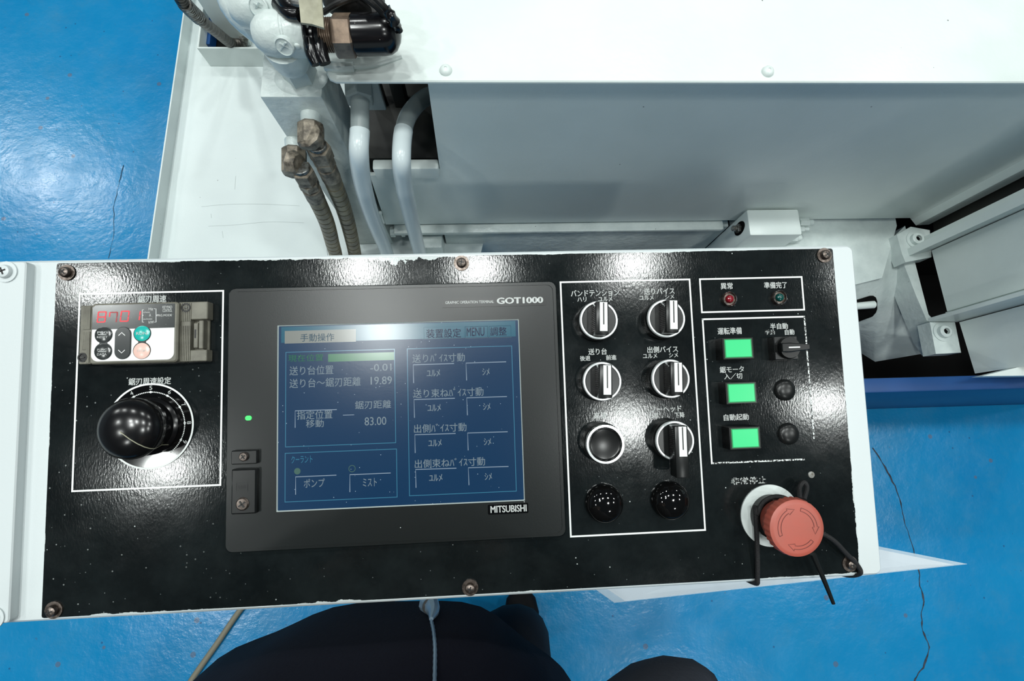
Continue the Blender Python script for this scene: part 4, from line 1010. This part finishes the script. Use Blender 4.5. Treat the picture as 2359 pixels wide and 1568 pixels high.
# ---- square lit buttons
for (x0, y0, x1, y1), lab in (((1670, 781, 1732, 823), 'square green lit button, topmost of three'), ((1677.5, 883.5, 1739.5, 926), 'square green lit button, middle of three'), ((1686, 987, 1748, 1030.5), 'square green lit button, lowest of three')):
    H = .0150; a = px_box(x0, y0, x1, y1, H); u, v = (a[0] + a[2]) / 2, (a[1] + a[3]) / 2; hw_, hh_ = (a[2] - a[0]) / 2, (a[3] - a[1]) / 2
    b = BM(); slab(b, rrect(-hw_ - .0022, -hh_ - .0018, hw_ + .0022, hh_ + .0018, .0005, 2), 0, H - .0004, .0004)
    o = part('lit_button', b, M['black_plastic'], (u, v, 0), lab)
    b = BM(); slab(b, rrect(-hw_ - .0004, -hh_ - .0004, hw_ + .0004, hh_ + .0004, .0004, 2), H - .001, H - .0001); sub('lens_edge', b, M['green_edge'], o)
    b = BM(); slab(b, rrect(-hw_ + .0006, -hh_ + .0005, hw_ - .0006, hh_ - .0005, .0004, 2), H - .001, H + .0003, .0003); sub('lit_lens', b, M['lit_green'], o)
# ---- square selector
H = .011; a = px_box(1784, 774, 1838, 828, H); u, v = (a[0] + a[2]) / 2, (a[1] + a[3]) / 2; hw_, hh_ = (a[2] - a[0]) / 2, (a[3] - a[1]) / 2
b = BM(); slab(b, rrect(-hw_, -hh_, hw_, hh_, .0008, 2), 0, H, .0006); o = part('mode_selector', b, M['black_satin'], (u, v, 0), 'black square selector with a small lever pointing right')
kc = PX(1822, 800, .016); kc = (kc[0] - u, kc[1] - v); lx0 = PX(1801, 800, .02)[0] - u; lx1 = PX(1866, 800, .02)[0] - u
b = BM(); lathe(b, [(.0108, H), (.0108, .0135), (.0100, .0150), (0, .0150)], 40, Rz(*kc), close=False); sub('knob_base', b, M['black_plastic'], o)
ly = PX(1834, 799.5, .02)[1] - v
b = BM(); slab(b, [(lx0, ly - .0042), (lx0 + .008, ly - .0046), (lx1, ly - .0026), (lx1, ly + .0026), (lx0 + .008, ly + .0046), (lx0, ly + .0042)], .0150, .0205, .0010); sub('knob_lever', b, M['black_plastic'], o)
b = BM(); q = PX(1817, 798.5, .0205)[0] - u; q2 = PX(1843, 798, .0205)[0] - u; quad(b, q, ly - .0006, q2, ly + .0006, .0206); sub('pointer_line', b, M['ink_white'], o, 0)
# ---- emergency stop
eu, ev = PX(1775, 1187, .001)
b = BM(); lathe(b, [(.0250, .0260), (.0250, .0270)], 8, close=False); b.free()
b = BM(); lathe(b, [(.0165, .0120), (.0185, .0160), (.0205, .0300), (.0240, .0320), (.0252, .0325), (.0252, .0385), (.0243, .0412), (.0220, .0422), (.0205, .0424), (0, .0420)], 120, close=False, rfun=lambda k, r: (1.0 if k % 4 < 2 else .972) if .0245 < r < .026 else 1.0)
es = part('emergency_stop', b, M['estop'], (eu, ev, 0), 'large faded red mushroom emergency stop button with turn arrows')
b = BM(); lathe(b, [(.0290, 0), (.0290, .0014), (.012, .0014)], 64, close=False); sub('legend_plate', b, M['legend'], es)
b = BM(); lathe(b, [(.0200, .0014), (.0200, .0080), (.0188, .0090), (.0160, .0095), (.0160, .0150), (0, .0150)], 48, close=False); sub('black_collar', b, M['black_satin'], es)
def arrow(a0, a1, r0, r1, z):
    b = BM(); n = 12; out = []
    for k in range(n + 1): t = math.radians(a0 + (a1 - a0) * k / n); out.append((r1 * math.cos(t), r1 * math.sin(t)))
    s = 1 if a1 > a0 else -1
    tip = math.radians(a1 + s * 22); rm = (r0 + r1) / 2; e = math.radians(a1)
    head = [((r1 + .0016) * math.cos(e), (r1 + .0016) * math.sin(e)), (rm * math.cos(tip), rm * math.sin(tip)), ((r0 - .0016) * math.cos(e), (r0 - .0016) * math.sin(e))]
    inn = []
    for k in range(n + 1): t = math.radians(a1 + (a0 - a1) * k / n); inn.append((r0 * math.cos(t), r0 * math.sin(t)))
    P = out + head + inn; strip2d(b, P + [P[0]], .00045, z); return sub('arrow_mark', b, M['estop_mark'], es, 0)
arrow(200, 118, .0150, .0178, .0426); arrow(76, 2, .0150, .0178, .0426); arrow(-42, -104, .0150, .0178, .0426)
# screw hole in the plate, rubbed spot
b = BM(); c = PX(1869, 1093); lathe(b, [(.0034, .0001), (.0030, .0005), (0, .0006)], 16, Rz(*c), close=False); part('plug', b, M['steel'], (0, 0, 0))

# elastic cord and cable tie on the emergency stop
def pw(px, py, h): r = PX(px, py, h); return PM @ Vector((r[0], r[1], h))
b = BM()
c0 = PM @ Vector((eu, ev, .013))
def neck(a, h=.013, rr=.0205): return PM @ Vector((eu + rr * math.cos(math.radians(a)), ev + rr * math.sin(math.radians(a)), h))
hk = PM @ Vector((PX(1742, 1337)[0], pb - .004, -.004))
path = [PM @ Vector((PX(1728, 1340)[0], bb - .002, -.030)), hk + PV * -.001 + PN * .001, pw(1745, 1328, .003), pw(1744, 1250, .008), pw(1740, 1170, .013)] + [neck(a) for a in (165, 130, 95, 60, 25, -10)] + [pw(1912, 1238, .012), pw(1950, 1275, .008), pw(1974, 1300, .004), PM @ Vector((PX(1978, 1318)[0], pb + .001, .002)), PM @ Vector((PX(1972, 1326)[0], bb - .002, -.010)), PM @ Vector((PX(1950, 1330)[0], bb - .002, -.022))]
tube(b, path, .0022, 10, 6)
ec = link_mesh('elastic_cord', b, M['cord']); tag(ec, 'black elastic cord looped round the red emergency stop and over the console edge', 'cord')
b = BM(); tube(b, [pw(1843, 1148, .02), pw(1842, 1122, .012), pw(1852, 1110, .01), pw(1859, 1122, .012), pw(1852, 1150, .02)], .0021, 10, 6)
lp = link_mesh('cord_loop', b, M['cord']); lp.parent = ec
b = BM(); tube(b, [pw(1872, 1275, .030), pw(1885, 1305, .030), pw(1902, 1345, .030), pw(1920, 1390, .030)], lambda t: .0028 - .0012 * t, 8, 4)
ct = link_mesh('cable_tie', b, M['black_satin']); tag(ct, 'thin black cable tie tail sticking out below the red emergency stop', 'cable tie')

# ------------------------------------------------------------------ laminated sheet under the console
A, Bp = at(1415, 1388, .605), at(2228, 1299, .605); B2, A2 = at(1890, 1232, .645), at(1300, 1306, .645)
nrm = (Bp - A).cross(A2 - A).normalized()
sheet = empty('laminated_sheet', (A + Bp) / 2); tag(sheet, 'white laminated paper sheet hanging slanted below the console edge', 'sheet')
def bl4(s, t): return (A.lerp(Bp, s)).lerp(A2.lerp(B2, s), t)
b = BM(); prism(b, [bl4(*q) for q in ((0, 0), (1, 0), (1, 1), (0, 1))], nrm * .0004); L(link_mesh('plastic_film', b, M['film'], smooth=0), sheet)
b = BM(); prism(b, [bl4(*q) + nrm * (.0006 if nrm.z > 0 else -.0006) for q in ((.030, .012), (.965, .012), (.965, .97), (.030, .97))], nrm * (.0004 if nrm.z > 0 else -.0004)); L(link_mesh('paper', b, M['paper'], smooth=0), sheet)

# cable on the floor
b = BM(); tube(b, [at(x, y, CAMH - .008) for x, y in ((640, 1300), (590, 1360), (548, 1412), (500, 1482), (440, 1568), (370, 1680), (280, 1800))], .0078, 12, 6)
fc_ = link_mesh('floor_cable', b, M['floor_cord']); tag(fc_, 'tan round cable lying across the blue floor below the console', 'cable')


# ------------------------------------------------------------------ the photographer at the console
def skin_mesh(name, verts, edges, m, parent, sub_=2):
    """one continuous surface grown round a skeleton; verts: (point, radius or (rx, ry))"""
    me = bpy.data.meshes.new(name); me.from_pydata([v[0] for v in verts], edges, []); me.update()
    o = bpy.data.objects.new(name, me); COL.objects.link(o)
    md = o.modifiers.new('skin', 'SKIN'); md.use_smooth_shade = True
    for i, v in enumerate(verts):
        r = v[1]; me.skin_vertices[0].data[i].radius = r if isinstance(r, tuple) else (r, r)
        me.skin_vertices[0].data[i].use_root = i == 0
    sd = o.modifiers.new('sub', 'SUBSURF'); sd.levels = sub_; sd.render_levels = sub_
    dg = bpy.context.evaluated_depsgraph_get(); dg.update()
    new = bpy.data.meshes.new_from_object(o.evaluated_get(dg))
    COL.objects.unlink(o); bpy.data.objects.remove(o)
    for p in new.polygons: p.use_smooth = True
    return link_me(name, new, m, parent, 0)
per = empty('person', (-.10, -.55, 0)); tag(per, 'person in a dark zipped jacket and charcoal trousers standing close against the console', 'person')
def LP(o): return L(o, per)
EL = at(1532, 1582, .50); ER = Vector((EL.x, EL.y, EL.z))
V = Vector
shR, shL = V((.075, -.42, 1.38)), V((-.315, -.42, 1.38)); elL = V((-.46, -.34, 1.02)); wrR, wrL = V((.0, -.235, 1.27)), V((-.20, -.235, 1.27))
sk = [(V((-.12, -.56, .92)), (.15, .11)), (V((-.12, -.53, 1.10)), (.135, .10)), (V((-.12, -.47, 1.30)), (.16, .11)), (V((-.12, -.43, 1.44)), .06), (V((-.12, -.40, 1.52)), .055),
      (V((-.12, -.375, 1.58)), (.068, .085)), (V((-.12, -.375, 1.66)), (.078, .095)), (V((-.12, -.385, 1.72)), (.055, .07)),
      (shR, .055), (ER, .042), (wrR, .028), (shL, .055), (elL, .042), (wrL, .028),
      (V((-.02, -.57, .86)), .085), (V((.02, -.38, .48)), .058), (V((.065, -.53, .10)), .036),
      (V((-.22, -.57, .86)), .085), (V((-.27, -.53, .48)), .058), (V((-.30, -.60, .10)), .042), (V((.068, -.47, .034)), .020), (V((-.312, -.50, .034)), .022)]
ed = [(0, 1), (1, 2), (2, 3), (3, 4), (4, 5), (5, 6), (6, 7), (2, 8), (8, 9), (9, 10), (2, 11), (11, 12), (12, 13), (0, 14), (14, 15), (15, 16), (0, 17), (17, 18), (18, 19), (16, 20), (19, 21)]
hand = []
for wr, sx in ((wrR, -1), (wrL, 1)):                              # palms and fingers, rooted in the body's own wrists
    wi = [10, 13][0 if sx < 0 else 1]
    palm = wr + V((sx * .045, .018, .035)); pi_ = len(sk); sk.append((palm, (.030, .016))); ed.append((wi, pi_))
    for k, (dx, ln) in enumerate(((.0, .070), (.0, .078), (.0, .072), (.0, .058))):
        a = palm + V((sx * .022, .022 - .016 * k, .018 - .010 * k)); c1 = a + V((sx * ln * .45, .010, .006)); c2 = c1 + V((sx * ln * .35, -.006, -.014)); c3 = c2 + V((sx * ln * .1, -.006, -.016))
        i = len(sk); sk += [(a, .0095), (c1, .0088), (c2, .0080), (c3, .0070)]; ed += [(pi_, i), (i, i + 1), (i + 1, i + 2), (i + 2, i + 3)]
    a = palm + V((-sx * .008, .026, .016)); c1 = a + V((sx * .012, .022, .018)); c2 = c1 + V((sx * .022, .008, .004)); i = len(sk)
    sk += [(a, .0110), (c1, .0098), (c2, .0082)]; ed += [(pi_, i), (i, i + 1), (i + 1, i + 2)]
body = LP(skin_mesh('body', sk, ed, M['skin'], per, 2))
# head details
hc = V((-.12, -.375, 1.62))
b = BM()
ball(b, hc + V((0, -.018, .040)), .094, 24, (.88, 1.06, .92)); LP(link_mesh('hair', b, M['hair'], per))
for sx in (-1, 1):
    b = BM(); ball(b, hc + V((sx * .030, .083, .012)), .0115, 14); LP(link_mesh('eye', b, M['ink_white'], per))
    b = BM(); ball(b, hc + V((sx * .030, .0925, .010)), .0052, 12); LP(link_mesh('pupil', b, M['hair'], per))
    b = BM(); ball(b, hc + V((sx * .078, -.002, -.002)), .026, 14, (.35, .7, 1.15)); LP(link_mesh('ear', b, M['skin'], per))
b = BM(); tube(b, [hc + V((0, .086, .016)), hc + V((0, .100, -.008)), hc + V((0, .106, -.022)), hc + V((0, .088, -.030))], lambda t: .008 + .006 * math.sin(t * PI), 12, 4); LP(link_mesh('nose', b, M['skin'], per))
b = BM(); tube(b, [hc + V((-.024, .080, -.052)), hc + V((0, .090, -.050)), hc + V((.024, .080, -.052))], lambda t: .002 + .004 * math.sin(t * PI), 10, 4); LP(link_mesh('mouth', b, M['estop'], per))
# jacket body: open-bottomed loft with folds
rings = [(-.137, -.395, .80, .252, .196), (-.139, -.397, .82, .257, .205), (-.142, -.400, .90, .250, .202), (-.142, -.412, 1.00, .238, .196), (-.135, -.435, 1.12, .225, .180), (-.12, -.445, 1.25, .228, .165), (-.12, -.44, 1.36, .215, .135), (-.12, -.43, 1.43, .150, .100), (-.12, -.415, 1.485, .082, .078)]
b = BM(); n = 64; RR = []
def jack(t, r):
    cx, cy, z, rx, ry = r
    f = 1 + .018 * math.sin(5 * t + z * 9) + .012 * math.sin(11 * t - z * 14)
    sg = lambda a: math.copysign(abs(a) ** .82, a)
    return V((cx + rx * f * sg(math.cos(t)), cy + ry * f * sg(math.sin(t)), z + (.012 * math.sin(3 * t) if z < .85 else 0)))
for r in rings: RR.append([b.verts.new(jack(2 * PI * k / n, r)) for k in range(n)])
inn = [b.verts.new(jack(2 * PI * k / n, (-.137, -.395, .83, .246, .190))) for k in range(n)]
for p, q in zip(RR, RR[1:]):
    for k in range(n): b.faces.new((p[k], p[(k + 1) % n], q[(k + 1) % n], q[k]))
for k in range(n): b.faces.new((inn[k], inn[(k + 1) % n], RR[0][(k + 1) % n], RR[0][k]))
LP(link_mesh('jacket', b, M['jacket'], per, 60))
def sleeve(name, sh, el, wr, m, re):
    o = skin_mesh(name, [(sh, .075), (sh.lerp(el, .5), .062), (el + (el - wr.lerp(sh, .5)).normalized() * .004, re), (el.lerp(wr, .5), .050), (wr.lerp(el, .08), .042)], [(0, 1), (1, 2), (2, 3), (3, 4)], m, per, 2)
    return LP(o)
sleeve('sleeve', shR, ER, wrR, M['sleeve'], .058); sleeve('sleeve', shL, elL, wrL, M['sleeve'], .058)
# front zip with its pull
def on_jacket(px, py):
    r = ray(px, py); best = None
    for k in range(400):
        d = .30 + k * .0012; p = CAM + r * (-d / r.z); z = p.z
        if z < .80: break
        for a, c in zip(rings, rings[1:]):
            if a[2] <= z <= c[2]:
                t = (z - a[2]) / (c[2] - a[2]); g = [a[i] + (c[i] - a[i]) * t for i in range(5)]
                if abs((p.x - g[0]) / g[3]) ** 2.44 + abs((p.y - g[1]) / g[4]) ** 2.44 <= 1.06: return p
    return at(px, py, .70)
zp = [on_jacket(x, y) for x, y in ((990, 1412), (994, 1430), (999, 1455), (1002, 1490), (1002, 1530), (1001, 1580), (1000, 1640))]
b = BM(); tube(b, zp, .0020, 8, 6, ribs=lambda i: 1.1 if i % 2 else .9); LP(link_mesh('zipper', b, M['zip'], per))
b = BM(); c = on_jacket(990, 1399) + V((0, .003, .006)); lathe(b, [(.0045, 0), (.0085, .001), (.0085, .003), (.0045, .003)], 20, axis_m(c, V((.3, .35, 1))), close=False); LP(link_mesh('snap_ring', b, M['black_matt'], per))
b = BM(); c0, c1 = on_jacket(988, 1392) + V((0, .002, .002)), on_jacket(994, 1428) + V((0, .002, .002)); tube(b, [c0, c0.lerp(c1, .5) + V((.004, 0, 0)), c1], lambda t: .0125 - .010 * t, 10, 4); LP(link_mesh('zip_end_tab', b, M['zip'], per))
# trousers and shoes
LP(skin_mesh('trousers', [(V((-.12, -.55, .95)), (.17, .12)), (V((-.015, -.54, .84)), .105), (V((.022, -.375, .48)), .086), (V((.062, -.50, .07)), .084), (V((-.23, -.55, .84)), .105), (V((-.275, -.515, .48)), .085), (V((-.305, -.565, .06)), .080)],
             [(0, 1), (1, 2), (2, 3), (0, 4), (4, 5), (5, 6)], M['trousers'], per, 2))
for sx in (.070, -.312):
    b = BM(); P = []
    secs = [(-.68, .030, .075), (-.64, .040, .085), (-.56, .042, .085), (-.50, .046, .072), (-.45, .048, .058), (-.415, .040, .046), (-.395, .022, .034)]
    Rg = []
    for y, hw_, h in secs:
        Rg.append([b.verts.new((sx + hw_ * math.cos(t), y, max(.002, h * .5 + h * .5 * math.sin(t)))) for t in [2 * PI * k / 16 for k in range(16)]])
    for p, q in zip(Rg, Rg[1:]):
        for k in range(16): b.faces.new((p[k], p[(k + 1) % 16], q[(k + 1) % 16], q[k]))
    b.faces.new(Rg[0]); b.faces.new(Rg[-1]); LP(link_mesh('shoe', b, M['shoe'], per))
